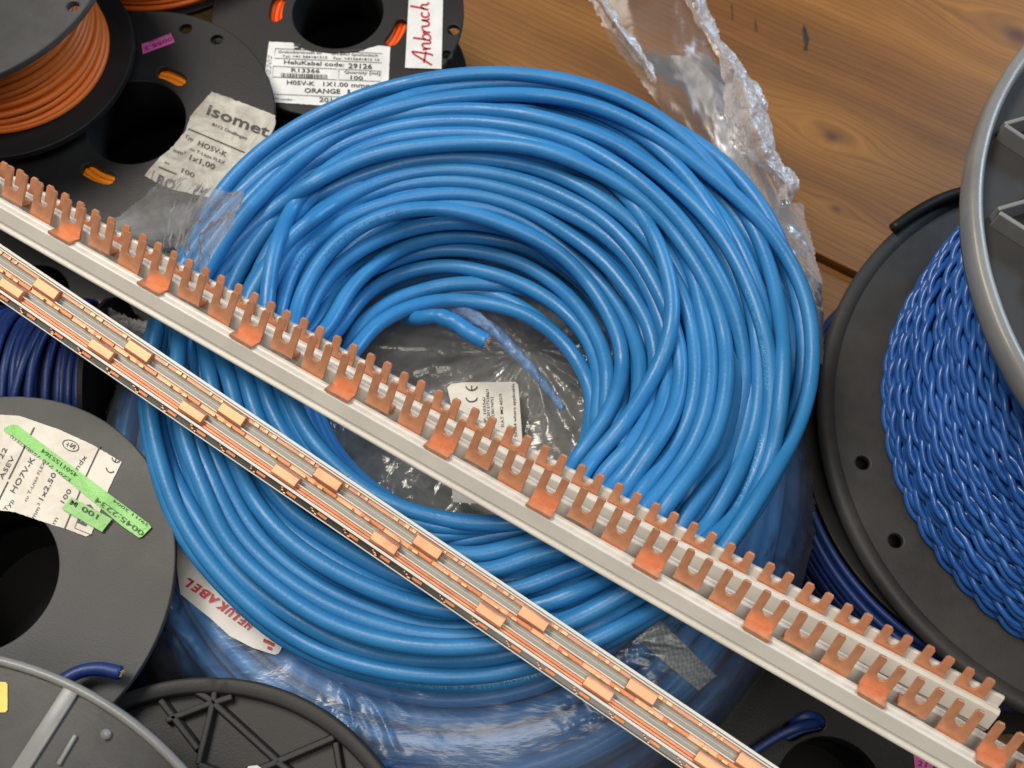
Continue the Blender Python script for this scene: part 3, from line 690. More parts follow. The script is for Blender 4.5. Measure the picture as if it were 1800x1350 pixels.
# R10: big reel of twisted blue cable at the right
def reel10():
    zr, zf = -.010, .088
    Cr = at(1982, 761, zr); r = .1086; Cf = Cr.copy(); Cf[2] = zf
    # front flange centre from its own outline
    best = None
    for cx_ in range(2200, 2560, 10):
        for cy_ in range(300, 560, 10):
            Cq = at(cx_, cy_, zf); e = sum((np.linalg.norm(at(x, y, zf)-Cq)-r)**2 for x, y in ((1800, 75), (1741, 164), (1705, 311), (1719, 444), (1763, 600)))
            if best is None or e < best[0]: best = (e, Cq)
    Cf = best[1]
    t = thing('cable_reel', Cr-UP*.006, 'large dusty reel wound with twisted blue cable at the right edge', 'cable reel', RG)
    ex = []
    for hx, hy in ((1517, 813), (1575, 950)): x, y = loc2(Cr, hx, hy); ex.append(circ(x, y, .0025, 24))
    flange(t, Cr, r, .02, M['black_dusty'], .003, ex, bevel=.0006, n=200)
    # raised lip round the rear flange, cut away near the top like a chipped edge
    n = 260; V = []; Fc = []; prof = [(-.0052, .0), (-.0035, .0016), (-.001, .0018), (.0004, .0008), (.0006, -.0026)]
    for i in range(n):
        a = 2*math.pi*i/n
        for dr, dz in prof: V.append((Cr[0]+(r+dr)*math.cos(a), Cr[1]+(r+dr)*math.sin(a), Cr[2]+dz+.0001*mnoise.noise(Vector((i*.6, 0, 0)))))
    k = len(prof)
    for i in range(n):
        for q in range(k-1): Fc.append((i*k+q, i*k+q+1, ((i+1) % n)*k+q+1, ((i+1) % n)*k+q))
    link_mesh('rim', V, Fc, M['black_dusty'], t)
    # loose strip of dark moulding over the upper rim
    P = catmull([at(1570, 402, zr+.004), at(1612, 372, zr+.005), at(1660, 347, zr+.005), at(1705, 334, zr+.005), at(1760, 322, zr+.004)], 30)
    link_mesh('edge_strip', *tube(P, .0022, 8), M['black'], t)
    # twisted pairs
    ax = (Cf-Cr); hs = zf-zr; rnd = random.Random(8); mb = MB()
    C0 = at(2013, 748, 0.)
    rw = .00112; pitch = .0026*1.55; z = zr+.003; li = 0
    zs = []
    while z < zf-.004: zs.append(z); z += pitch*.86
    for layer in (0, 1):
        for z in zs:
            f = (z-zr)/hs; R_ = .0875-layer*.004+rnd.uniform(-.0011, .0011)+.002*math.sin(f*6)
            if layer: z = z+pitch*.4
            ox, oy = ax[0]*f*.86, ax[1]*f*.86
            a0, a1 = math.radians(95), math.radians(275); n = 230 if not layer else 110
            a = np.linspace(a0, a1, n); ph = rnd.uniform(0, 6.28); p1 = rnd.uniform(0, 6.28); am = rnd.uniform(.0002, .0014); fr_ = rnd.uniform(.8, 2.2)
            tw = -a*R_/.0033+ph+.5*np.sin(a*4+ph)
            cz = z+am*np.sin(fr_*a+p1); cr = R_+.0008*np.sin(3*a+p1)
            for s in (0, math.pi):
                rr = cr+rw*.98*np.cos(tw+s); zz = cz+rw*.98*np.sin(tw+s)
                P = np.stack([C0[0]+ox+rr*np.cos(a), C0[1]+oy+rr*np.sin(a), zz], 1)
                mb.add(*tube(P, rw, 8 if not layer else 5, False, False))
    # back of the winding, out of the photograph, closes the drum
    mb.build('twisted_cable_winding', M['twist'], t)
    V = []; Fc = []; tt = np.arange(96)*2*math.pi/96
    for f in (0.0, .97): V += [(C0[0]+ax[0]*f*.86+.0805*math.cos(q), C0[1]+ax[1]*f*.86+.0805*math.sin(q), zr+hs*f) for q in tt]
    for i in range(96): j = (i+1) % 96; Fc.append((i, j, 96+j, 96+i))
    link_mesh('hub', V, Fc, M['navy'], t)
    # front flange: sunk web, rim and ribs
    Cp = Cf.copy(); Cp[2] -= .007
    flange(t, Cp, r-.002, .02, M['r10_web'], .002, name='top_flange', n=200)
    n = 260; prof = [(-.0042, -.0088), (0, -.0092), (.0004, -.0075), (.0005, -.0010), (-.0004, .0), (-.0030, .0), (-.0038, -.001), (-.0042, -.007)]; V = []; Fc = []; k = len(prof)
    for i in range(n):
        a = 2*math.pi*i/n
        for dr, dz in prof: V.append((Cf[0]+(r+dr)*math.cos(a), Cf[1]+(r+dr)*math.sin(a), Cf[2]+dz+.00012*mnoise.noise(Vector((i*.35, dr*500, 3)))))
    for i in range(n):
        for q in range(k): Fc.append((i*k+q, i*k+(q+1) % k, ((i+1) % n)*k+(q+1) % k, ((i+1) % n)*k+q))
    link_mesh('rim', V, Fc, M['r10_front'], t)
    pl = Plane(Cp)
    bars(pl, [((1752, 238), (1830, 216)), ((1752, 240), (1830, 292)), ((1740, 386), (1830, 360)), ((1742, 392), (1830, 448))], .0062, .0019, 'rib', M['r10_front'], t)
reel10()
# R11: navy reel under the big one
def reel11():
    C = at(1800, 800, -.022); B = C.copy(); B[2] = FZ+.003
    t = thing('cable_reel', B, 'reel of navy wire in the dark under the large dusty reel', 'cable reel', RG)
    flange(t, B+UP*.003, .093, .02, M['black'])
    winding(t, C, .084, B[2]+.006, C[2]-.001, .0014, M['navy'], 31, 6, segs=200)
    flange(t, C+UP*.002, .080, .02, M['black'])
reel11()
# R6: navy reel lying on its side at the left edge
def reel6():
    c = at(40, 690, -.040); rf = .037; t = thing('cable_reel', (c[0], c[1], FZ+.002), 'reel of dark navy wire on its side between the lower rail and the grey reel', 'cable reel', RG)
    x1 = at(148, 690, -.010)[0]; x0 = x1-.060; mb = MB(); rnd = random.Random(4); a = np.arange(110)*2*math.pi/110
    x = x0+.0022
    while x < x1-.0015:
        R_ = .0315+rnd.uniform(-.0007, .0009); am = rnd.uniform(.0004, .0020); p1 = rnd.uniform(0, 6.28)
        P = np.stack([x+am*np.sin(a+p1), c[1]+R_*np.cos(a), c[2]+R_*np.sin(a)], 1); mb.add(*tube(P, .00165, 8, True)); x += .0031
    P = np.stack([x0+.048+.007*np.sin(a+2.5), c[1]+.0350*np.cos(a), c[2]+.0350*np.sin(a)], 1); mb.add(*tube(P, .00165, 8, True))
    P = np.stack([x0+.036+.008*np.sin(a+1.2), c[1]+.0345*np.cos(a), c[2]+.0345*np.sin(a)], 1); mb.add(*tube(P, .00165, 8, True))
    mb.build('wound_wire', M['navy'], t)
    for xx in (x0-.002, x1):
        V, Fc = fill_loops([circ(0, 0, rf, 96), circ(0, 0, .01, 40)], .002, .0003)
        link_mesh('flange', np.stack([xx+V[:, 2]+.001, c[1]+V[:, 0], c[2]+V[:, 1]], 1), Fc, M['black'], t, False)
    V = []; Fc = []
    for xx in (x0, x1): V += [(xx, c[1]+.0285*math.cos(q), c[2]+.0285*math.sin(q)) for q in a]
    for i in range(110): j = (i+1) % 110; Fc.append((i, j, 110+j, 110+i))
    link_mesh('hub', V, Fc, M['hole'], t)
reel6()
# added black reel, stands in for the deep shade beneath the left rails
def gap_shade_reel():
    C = at(60, 520, -.045); B = C.copy(); B[2] = FZ+.003
    t = thing('cable_reel', B, 'added black reel standing in for deep shade under the white rails at the left', 'cable reel', RG)
    flange(t, C, .060, .014, M['black']); hub(t, C, .014, .03, M['hole']); flange(t, B, .060, .014, M['black'])
    winding(t, C, .03, B[2]+.004, C[2]-.005, .0014, M['navy'], 41, 6)
gap_shade_reel()

# ------------------------------------------------------------------ coil of wrapped cable underneath
CR = .00262     # cable radius
def torus_hit(px, py, C, Rm, a, b):
    """height where the picture ray meets a lying torus (a half width, b half height); None if it misses"""
    d = ray(px, py); z_hi = C[2]+b*1.02; z_lo = C[2]-b
    zs = np.linspace(z_hi, z_lo, 60); 
    P = CAM[None]+d[None]*((zs-CAM[2])/d[2])[:, None]
    rr = np.hypot(P[:, 0]-C[0], P[:, 1]-C[1]); f = ((rr-Rm)/a)**2+((zs-C[2])/b)**2
    i = np.argmax(f <= 1)
    return (zs[i], True) if f[i] <= 1 else (zs[int(np.argmin(f))], False)
def bundle(C, Rm, a, b, n_s, seed, mb, wander=.5, r=CR, segs=180, phase=0):
    rnd = random.Random(seed)
    t = np.arange(segs)*2*math.pi/segs
    for k in range(n_s):
        p0 = 2*math.pi*(k+phase)/n_s; w = rnd.uniform(.3, 1)*wander; q = rnd.uniform(0, 6.28); q2 = rnd.uniform(0, 6.28)
        ph = p0+w*(.16*np.sin(t+q)+.07*np.sin(2*t+q2)); s = 1+.03*np.sin(2*t+q)
        R_ = Rm+a*s*np.cos(ph); z = C[2]+b*s*np.sin(ph)
        P = np.stack([C[0]+R_*np.cos(t), C[1]+R_*np.sin(t), z], 1); mb.add(*tube(P, r, 10, True))
def coil2():
    C = at(806, 812, -.037); Rm, a, b = .0965, .0315, .030
    t = thing('cable_coil', (C[0], C[1], -.074), 'blue cable coil wrapped in clear film lying under the unwrapped coil', 'cable coil', 'coils of blue cable')
    mb = MB(); bundle(C, Rm, a, b, 27, 5, mb, .8, .0031); bundle(C, Rm, a-.0056, b-.0056, 26, 6, mb, .6, .0029)
    mb.build('cable', M['cable2'], t)
    return t, C, Rm, a, b
tc2, K2, R2m, a2, b2 = coil2()

# ------------------------------------------------------------------ the main coil
KC = np.array([-.0120, .0020, .0150]); KR, KA, KB = .0790, .0310, .0220
# traced turns, picture pixels, far half left to right then near half right to left; ordered from the bottom of the pile upwards
def L(s): return [tuple(float(x) for x in q.split(',')) for q in s.split()]
S1 = '1250,1010 1156,1075 1128,1092 1058,1131 954,1179 902,1193 850,1203 753,1202 648,1186 561,1158 491,1120 422,1061 363,996 321,945 292,875 271,804 255,719 252,640'
S2 = '1240,985 1135,1054 1093,1076 1041,1103 937,1140 867,1157 753,1164 648,1148 579,1120 509,1080 439,1030 380,967 342,901 321,875 292,804 274,719 275,640'
S3 = '1230,960 1120,1030 1041,1078 940,1118 840,1137 753,1138 666,1124 579,1096 509,1054 439,998 387,936 366,875 335,804 317,733 312,650'
S4 = '1200,960 1110,1030 1058,1054 1006,1080 920,1100 840,1104 753,1103 666,1075 596,1050 526,1009 457,950 415,890 378,804 350,733 335,650'
S5 = '1180,950 1083,1010 1031,1032 975,1058 900,1075 822,1076 735,1064 648,1033 579,998 509,950 450,887 410,804 382,733 365,640'
S6 = '1150,930 1045,988 989,1005 926,1033 850,1042 770,1035 690,1010 613,967 544,925 495,887 450,810 420,733 398,640'
S7 = '1100,915 989,964 937,974 877,1002 800,1005 720,985 640,945 570,890 500,820 450,733 430,650'
S8 = '1060,905 961,944 902,960 832,977 760,965 690,935 620,890 540,820 480,733 455,650'
S9 = '1030,895 940,915 884,925 832,932 780,944 700,925 620,878 550,815 500,733 480,650'
SC_ = '1000,885 950,912 892,920 822,920 753,908 683,885 625,848 576,804 541,762 512,705 490,650'
def mixs(a, b, w=.5):
    A = catmull(L(a), 24); B = catmull(L(b), 24); return [tuple(x) for x in A*(1-w)+B*w]
STR = [
 # far-side inner wall
 (L('600,640 640,570 700,520 780,516 850,512 920,540 980,590 1020,640 1040,700 1030,770'), mixs(S9, SC_, .8)),
 (L('590,650 630,575 690,530 780,500 850,497 920,508 985,540 1035,600 1055,660 1048,730'), mixs(S9, SC_, .3)),
 (L('600,640 655,575 715,541 785,527 850,533 920,552 980,592 1018,640 1042,700 1038,770'), mixs(S8, S9)),
 (L('575,600 640,520 700,484 780,468 850,478 920,500 990,545 1035,600 1055,665 1050,740'), mixs(S8, S9, .8)),
 (L('540,590 610,500 700,455 780,437 850,443 930,470 1000,522 1045,580 1070,650 1065,730'), mixs(S7, S8)),
 (L('560,600 620,500 700,437 780,414 850,418 930,436 1000,478 1055,530 1090,600 1098,680 1080,760'), mixs(S6, S7)),
 (L('520,590 560,505 620,446 700,409 780,392 850,394 930,414 1000,470 1060,525 1105,590 1122,650 1118,720 1095,790'), mixs(S6, S7, .8)),
 # lower runs that only show between others
 (L('330,520 365,450 420,365 490,300 570,240 650,200 740,175 840,160 930,158 1010,172 1090,200 1160,250 1230,310 1300,390 1350,480 1385,570 1400,680 1380,800 1320,910'), mixs(S1, S2)),
 (L('345,490 395,415 470,330 550,270 640,225 740,190 850,176 950,178 1030,200 1110,240 1180,290 1240,345 1290,410 1330,500 1352,590 1362,690 1340,800 1290,910'), mixs(S2, S3)),
 (L('360,500 410,430 470,365 540,310 620,268 700,250 780,243 860,245 950,262 1040,300 1120,350 1180,410 1230,480 1262,560 1275,650 1262,750 1210,860'), mixs(S4, S5)),
 (L('380,520 430,455 500,395 580,345 660,305 750,278 850,270 940,282 1030,320 1100,365 1160,425 1205,495 1235,580 1240,670 1220,760 1160,870'), mixs(S5, S6)),
 (L('430,530 480,450 550,390 630,350 720,325 810,318 890,328 970,352 1050,395 1110,450 1155,520 1185,600 1190,680 1165,770 1110,850'), mixs(S7, S8, .3)),
 (L('480,560 525,470 590,410 660,370 740,348 830,345 910,362 990,400 1060,450 1110,510 1145,590 1150,670 1125,750 1080,830'), mixs(S8, S9, .5)),
 (L('450,590 480,530 530,460 600,405 670,378 750,362 830,360 910,380 980,425 1050,490 1100,560 1125,630 1120,710 1090,790'), mixs(S5, S6, .3)),
 # upper runs
 (L('495,530 515,470 550,425 590,395 640,370 700,351 780,340 850,345 930,372 1000,414 1060,458 1092,495 1124,539 1146,584 1154,640 1145,710 1118,776 1089,806 1050,845'), mixs(S8, S9, .7)),
 (L('455,560 470,515 490,470 525,420 570,381 630,350 700,328 780,318 850,324 930,345 1000,375 1060,410 1110,458 1140,508 1163,560 1177,615 1175,664 1169,705 1148,755 1118,803 1080,850'), L(S9)),
 (L('425,545 440,520 470,470 505,425 560,380 625,340 700,309 780,297 850,302 930,320 1000,350 1060,385 1115,440 1150,495 1180,560 1196,613 1198,664 1190,711 1166,761 1133,806 1095,865'), L(S8)),
 (L('385,530 400,490 430,445 475,400 530,360 600,322 700,287 780,277 850,280 930,293 1000,318 1070,358 1128,405 1170,462 1204,524 1219,584 1224,655 1219,711 1204,755 1178,800 1142,844 1110,885'), L(S7)),
 # loop that swings into the bore
 (L('515,590 520,552 530,517 549,480 574,443 614,408 661,384 720,369 780,368 850,382 930,412 985,443 1033,494 1059,533 1080,575 1092,613 1093,658 1080,704 1053,753 1024,791 995,835'), mixs(S9, SC_, .5)),
 (L('350,540 390,480 418,447 459,399 499,364 560,325 640,288 700,272 780,260 850,257 930,268 1000,289 1070,318 1130,356 1175,402 1212,460 1231,539 1246,598 1249,658 1243,717 1222,776 1190,830 1154,874 1110,920'), L(S6)),
 # the loose loop on top at the left
 (L('462,610 465,570 468,536 474,480 484,433 502,387 530,340 568,303 614,272 661,252 710,241 780,236 850,237 930,250 1000,272 1044,293 1089,331 1127,375 1156,425 1175,480 1185,539 1177,598 1156,652 1124,705 1089,755 1044,803 1010,850'), L(SC_)),
 (L('345,530 370,480 400,440 430,410 480,365 560,315 640,277 740,258 850,252 950,262 1040,296 1110,335 1166,384 1207,438 1240,490 1264,545 1276,598 1280,658 1273,717 1255,776 1213,835 1178,880 1140,925'), L(S5)),
 (L('330,540 360,490 400,425 450,365 515,308 580,267 640,240 700,223 780,213 850,214 930,225 1000,244 1059,274 1118,313 1178,367 1222,420 1267,490 1290,540 1305,598 1311,658 1305,717 1290,776 1261,835 1225,880 1180,935'), L(S4)),
 (L('300,560 330,500 381,424 440,352 506,296 568,253 640,214 720,188 800,170 870,163 940,166 1000,181 1059,200 1118,230 1178,277 1225,330 1262,385 1292,450 1318,520 1330,590 1335,660 1329,740 1305,810 1270,880'), mixs(S3, S4)),
 (L('290,560 330,490 370,430 420,368 480,305 545,255 620,210 700,175 780,155 850,147 930,146 1000,153 1080,178 1160,214 1237,252 1296,306 1341,361 1373,426 1396,500 1410,560 1415,620 1408,680 1395,740 1370,810 1330,880 1290,930'), L(S2)),
 (L('320,560 350,500 385,435 425,378 470,332 520,287 575,247 640,215 700,202 780,193 850,192 930,200 1000,218 1074,245 1133,284 1193,334 1237,375 1275,426 1305,480 1329,539 1347,598 1355,658 1355,717 1347,776 1326,835 1308,880 1270,940'), L(S3)),
 (L('275,560 300,500 340,420 387,336 443,277 505,230 570,196 630,168 700,148 780,133 850,127 930,130 1000,142 1060,158 1118,184 1170,214 1210,250 1252,295 1296,352 1326,400 1349,455 1363,510 1375,570 1378,630 1374,700 1365,770 1345,840 1310,910'), L(S1)),
 (L('270,600 290,530 330,450 380,385 440,320 520,262 620,212 740,180 850,168 960,168 1060,190 1160,240 1240,300 1300,350 1350,400 1385,450 1415,510 1428,560 1431,620 1428,675 1414,730 1385,791 1341,865 1290,940'), mixs(S1, S2, .3)),
]
TURNS = []
def coil1():
    NP = 240; rad = CR; 
    mb = MB()
    # hidden core of the bundle
    Cc = KC
    bundle(Cc, KR, KA-3.3*rad, KB-2.9*rad, 24, 11, mb, .8); bundle(Cc, KR, KA-5.2*rad, KB-4.8*rad, 16, 12, mb, .5)
    PS = []; ZB = []
    for k, (n_, s_) in enumerate(STR):
        P = catmull(list(n_)+list(s_), NP, True); tt = np.arange(NP)/NP*2*math.pi
        for q in range(14): P = (np.roll(P, 1, 0)+P+np.roll(P, -1, 0))/3
        P = P+np.stack([np.sin(3*tt+k), np.cos(4*tt+2*k)], 1)*1.2
        z = np.array([torus_hit(x, y, Cc, KR, KA-rad, KB-rad)[0] for x, y in P])
        z = z+rad*(-1.3 if 7 <= k <= 12 else (.7 if k in (18, 20) else 0))
        for it in range(4): z = (np.roll(z, 1)+z+np.roll(z, -1)+np.roll(z, 2)+np.roll(z, -2))/5
        PS.append(P); ZB.append(z)
    Q = np.vstack(PS); Z0 = np.concatenate(ZB); own = np.repeat(np.arange(len(STR)), NP); D = 2*rad
    sc = (CAM[2]-Z0)/F*1.06
    I = []; J = []; Nd = []
    for i in range(len(Q)):
        js = np.nonzero(own > own[i])[0]; d = np.hypot(*(Q[js]-Q[i]).T)*sc[i]; ok = d < D
        I.append(np.full(ok.sum(), i)); J.append(js[ok]); Nd.append(np.sqrt(D*D-d[ok]**2))
    I = np.concatenate(I); J = np.concatenate(J); Nd = np.concatenate(Nd); z = Z0.copy()
    for it in range(140):
        vio = np.maximum(Nd-(z[J]-z[I]), 0); up = np.zeros(len(z)); dn = np.zeros(len(z))
        np.maximum.at(up, J, vio); np.maximum.at(dn, I, vio)
        z = z+.45*up-.45*dn+.05*(Z0-z)
        zz = z.reshape(-1, NP)
        for q in range(4): zz = (np.roll(zz, 1, 1)+zz+np.roll(zz, -1, 1))/3
        z = np.clip(zz.reshape(-1), Z0-3*rad, Z0+2.6*rad)
    for k in range(len(STR)):
        W3 = np.array([at(x, y, q) for (x, y), q in zip(PS[k], z[k*NP:(k+1)*NP])])
        mb.add(*tube(W3, rad, 14, True)); TURNS.append(W3)
    for w_, zz, sa in ((.45, .004, 27), (.3, .010, 27), (.35, .008, 26), (.6, .010, 26), (.2, .002, 26)):
        E_ = catmull([tuple(q) for q in catmull(list(STR[24][0])+list(STR[24][1]), 60, True)*(1-w_)+catmull(list(STR[sa][0])+list(STR[sa][1]), 60, True)*w_], NP, True)
        for q in range(10): E_ = (np.roll(E_, 1, 0)+E_+np.roll(E_, -1, 0))/3
        mb.add(*tube(np.array([at(x, y, zz) for x, y in E_]), rad, 12, True))
    t = thing('cable_coil', (KC[0], KC[1], KC[2]-KB), 'unwrapped coil of bright blue cable on top of the film wrapped one', 'cable coil', 'coils of blue cable')
    mb.build('cable', M['cable'], t)
    # faint printing and embossing running along some turns
    def along(k, st, i0, i1, h, m, off=.0, lift=1.012):
        W3 = TURNS[k]; V, Fc = text_mesh(st, .004); V = V.copy(); idx = np.arange(i0, i1+1) % NP; Pp = W3[idx]
        sl = np.r_[0, np.cumsum(np.linalg.norm(np.diff(Pp, axis=0), axis=1))]; w = V[:, 0].max(); out = []
        for v in V:
            q = v[0]/w*sl[-1]; c = np.array([np.interp(q, sl, Pp[:, j]) for j in range(3)]); c2 = np.array([np.interp(q+.0006, sl, Pp[:, j]) for j in range(3)]); c1 = np.array([np.interp(q-.0006, sl, Pp[:, j]) for j in range(3)])
            T = nrm(c2-c1); tc = nrm(CAM-c); tc = nrm(tc-T*(tc@T)); sd = np.cross(tc, T); a = (v[1]-.35)*h/rad+off
            out.append(c+rad*lift*(tc*math.cos(a)+sd*math.sin(a)))
        link_mesh('jacket_printing', out, Fc, m, t, False)
    def near(k, x, y): return int(np.argmin(np.hypot(*(PS[k]-np.array([x, y])).T)))
    for k, p0, p1, st, h, m, off in ((25, (1318, 505), (1356, 690), 'H07V-K  1x6  mm2  IEMMEQU  <HAR>', .0022, M['emboss'], -.5), (25, (1350, 765), (1300, 895), 'H07V-K 1x6 CE', .0022, M['emboss'], -.4),
            (26, (960, 1178), (700, 1198), 'IEMMEQU <HAR>  CE  H07V-K  1x6', .0020, M['emboss'], .3), (18, (560, 455), (700, 372), 'H07V-K 1x6 CE', .0018, M['emboss_dark'], 0), (19, (560, 325), (700, 272), '1x6 mm2 CE <HAR>', .0018, M['emboss_dark'], .2),
            (14, (500, 480), (570, 415), 'H07V-K', .0018, M['emboss_dark'], 0)):
        a_, b_ = near(k, *p0), near(k, *p1)
        if b_ < a_: a_, b_ = b_, a_
        if b_-a_ > NP/2: continue
        along(k, st, a_, b_, h, m, off)
    # taped end inside the bore
    P = catmull([at(690, 545, -.010), at(712, 556, .002), at(738, 559, .010), at(768, 556, .013), at(797, 566, .013), at(822, 583, .013), at(856, 602, .013)], 60)
    rr = np.full(60, rad*1.0); i0 = 38
    for i in range(i0, 60): rr[i] = rad*(1.14+.035*math.sin((i-i0)*1.25))
    ce = link_mesh('cable_end', *tube(P, rad, 14, radii=rr), M['cable'], t)
    e = P[-1]; dd = nrm(P[-1]-P[-4]); s = nrm(np.cross(dd, UP)); u = np.cross(s, dd); m_ = MB(); rnd = random.Random(3)
    for k in range(26):
        a = k*2.399; r_ = .00045*math.sqrt(k); o = e+s*r_*math.cos(a)+u*r_*math.sin(a); m_.add(*tube([o-dd*.0005, o+dd*(.0002+.0004*rnd.random())], .00024, 6))
    m_.build('copper_strands', M['copper_bright'], ce)
    return t
coil1()

# ------------------------------------------------------------------ plastic film
def film_grid(rows, nu, nv, amp, freq, seed, jag=0., stretch=(1, 1, 1), ridge=True):
    """rows: list of rows of (px, py, z); returns verts, faces of a wrinkled sheet"""
    R_ = [catmull(np.array([at(x, y, z) for x, y, z in r]), nu) for r in rows]
    R_ = np.array(R_)                                   # k, nu, 3
    G = np.stack([catmull(R_[:, j], nv) for j in range(nu)], 1)   # nv, nu, 3
    du = np.gradient(G, axis=1); dv = np.gradient(G, axis=0); nn = np.cross(du, dv); nn /= np.linalg.norm(nn, axis=2)[..., None]+1e-12
    off = Vector((seed*13.1, seed*7.7, 0))
    for i in range(nv):
        for j in range(nu):
            p = Vector(G[i, j]); q = Vector((p.x*stretch[0], p.y*stretch[1], p.z*stretch[2]))*freq+off
            h = mnoise.fractal(q, .8, 2.1, 4)
            if ridge: h = h*.5+(1-abs(mnoise.noise(q*.7))*2.2)**3*.5*(1 if mnoise.noise(q*.31) > 0 else -.4)
            G[i, j] += nn[i, j]*amp*h
            if jag and (j == 0 or j == nu-1 or i == 0 or i == nv-1):
                d = (du[i, j] if j in (0, nu-1) else dv[i, j]); d = d/(np.linalg.norm(d)+1e-12)
                G[i, j] += d*jag*mnoise.noise(Vector((i*.9+seed, j*.9, 5)))
    V = G.reshape(-1, 3); Fc = [(i*nu+j, i*nu+j+1, (i+1)*nu+j+1, (i+1)*nu+j) for i in range(nv-1) for j in range(nu-1)]
    return V, Fc
def fr(pts, z): return [(x, y, z) if not isinstance(z, (list, tuple)) else (x, y, z[i]) for i, (x, y) in enumerate(pts)]

# torn open bag
bag = thing('plastic_bag', at(1250, 200, FZ+.01), 'torn clear plastic bag pulled open round the blue coil', 'plastic bag')
V, Fc = film_grid([[(1030, -20, -.02), (1120, -20, -.018), (1225, -20, -.02)], [(1075, 70, -.023), (1150, 80, -.022), (1245, 70, -.026)], [(1125, 140, -.022), (1210, 160, -.018), (1290, 150, -.028)],
    [(1165, 200, -.022), (1240, 240, -.016), (1310, 230, -.025)], [(1200, 280, -.023), (1290, 320, -.016), (1345, 300, -.028)], [(1290, 380, -.024), (1350, 400, -.02), (1390, 390, -.03)]], 90, 120, .0042, 22, 1, .0022, (1, .5, 1))
link_mesh('film_flap', V, Fc, M['film_brown'], bag)
V, Fc = film_grid([[(1200, -10, -.018), (1215, -12, -.012), (1232, -10, -.018)], [(1225, 40, -.022), (1237, 40, -.012), (1258, 50, -.022)], [(1262, 110, -.022), (1280, 105, -.010), (1305, 112, -.022)],
    [(1275, 175, -.022), (1310, 165, -.006), (1350, 185, -.022)], [(1275, 215, -.022), (1325, 220, -.004), (1365, 260, -.022)], [(1310, 275, -.022), (1340, 280, -.008), (1385, 300, -.022)], [(1355, 300, -.022), (1380, 320, -.014), (1398, 325, -.022)], [(1372, 350, -.022), (1382, 356, -.018), (1388, 360, -.022)]], 110, 200, .0045, 60, 2, .003)
link_mesh('crumpled_edge', V, Fc, M['film_crumpled'], bag)
V, Fc = film_grid([[(1040, -10, -.016), (1050, -10, -.012), (1062, -10, -.016)], [(1066, 30, -.018), (1078, 32, -.012), (1092, 40, -.018)], [(1090, 70, -.018), (1100, 66, -.012), (1116, 72, -.018)], [(1120, 110, -.018), (1130, 104, -.014), (1144, 112, -.018)], [(1146, 145, -.02), (1150, 142, -.02), (1154, 146, -.02)]], 30, 120, .0024, 100, 3, .002)
link_mesh('crumpled_edge', V, Fc, M['film_crumpled'], bag)
V, Fc = film_grid([[(1330, 370, -.01), (1370, 360, -.012), (1412, 355, -.02)], [(1370, 430, 0), (1410, 430, -.006), (1426, 420, -.012)], [(1390, 500, .005), (1425, 500, -.002), (1445, 500, -.01)], [(1400, 580, .005), (1435, 580, -.002), (1448, 580, -.01)], [(1405, 640, .005), (1435, 640, -.002), (1446, 640, -.008)]], 40, 120, .0012, 90, 4, .0022)
link_mesh('film_flap', V, Fc, M['film_brown'], bag)
# tuft at the left, over the label and the coil
V, Fc = film_grid([[(300, 305, .004), (340, 318, .012), (380, 338, .03), (430, 335, .046)], [(262, 340, .002), (310, 360, .012), (360, 375, .034), (418, 372, .052)], [(215, 375, .0), (290, 400, .008), (345, 410, .036), (398, 402, .054)], [(195, 392, .0), (280, 440, .004), (330, 450, .03), (375, 442, .05)], [(215, 430, -.01), (285, 480, .0), (325, 490, .02), (355, 480, .036)]], 130, 110, .0045, 48, 5, .003)
link_mesh('crumpled_edge', V, Fc, M['film_tuft'], bag)
V, Fc = film_grid([[(160, 520, -.02), (230, 560, -.012), (300, 560, -.004)], [(185, 560, -.02), (240, 585, -.012), (290, 600, -.004)], [(230, 600, -.022), (255, 612, -.014), (280, 620, -.008)]], 60, 50, .003, 90, 6, .002)
link_mesh('crumpled_edge', V, Fc, M['film_crumpled'], bag)
# rope of rolled film in the bore
P = catmull([at(790, 540, .002), at(830, 556, .004), at(870, 582, .004), at(905, 618, .003), at(940, 655, .001), at(968, 690, -.002), at(990, 720, -.004)], 110)
rr = [.0025*(1-.45*i/110)*(1+.25*mnoise.noise(Vector((i*.16, 0, 0)))) for i in range(110)]
Vt, Ft = tube(P, .003, 22, radii=rr)
Vt = np.array([v+np.array([0, 0, 1])*.0007*mnoise.noise(Vector(v)*420) for v in Vt])
m_rope = m_film('blue_tinted_rolled_film', .5, .1, scale=160, wr=.8, gl=.45, col=(.40, .62, .95)); link_mesh('rolled_film', Vt, Ft, m_rope, bag)

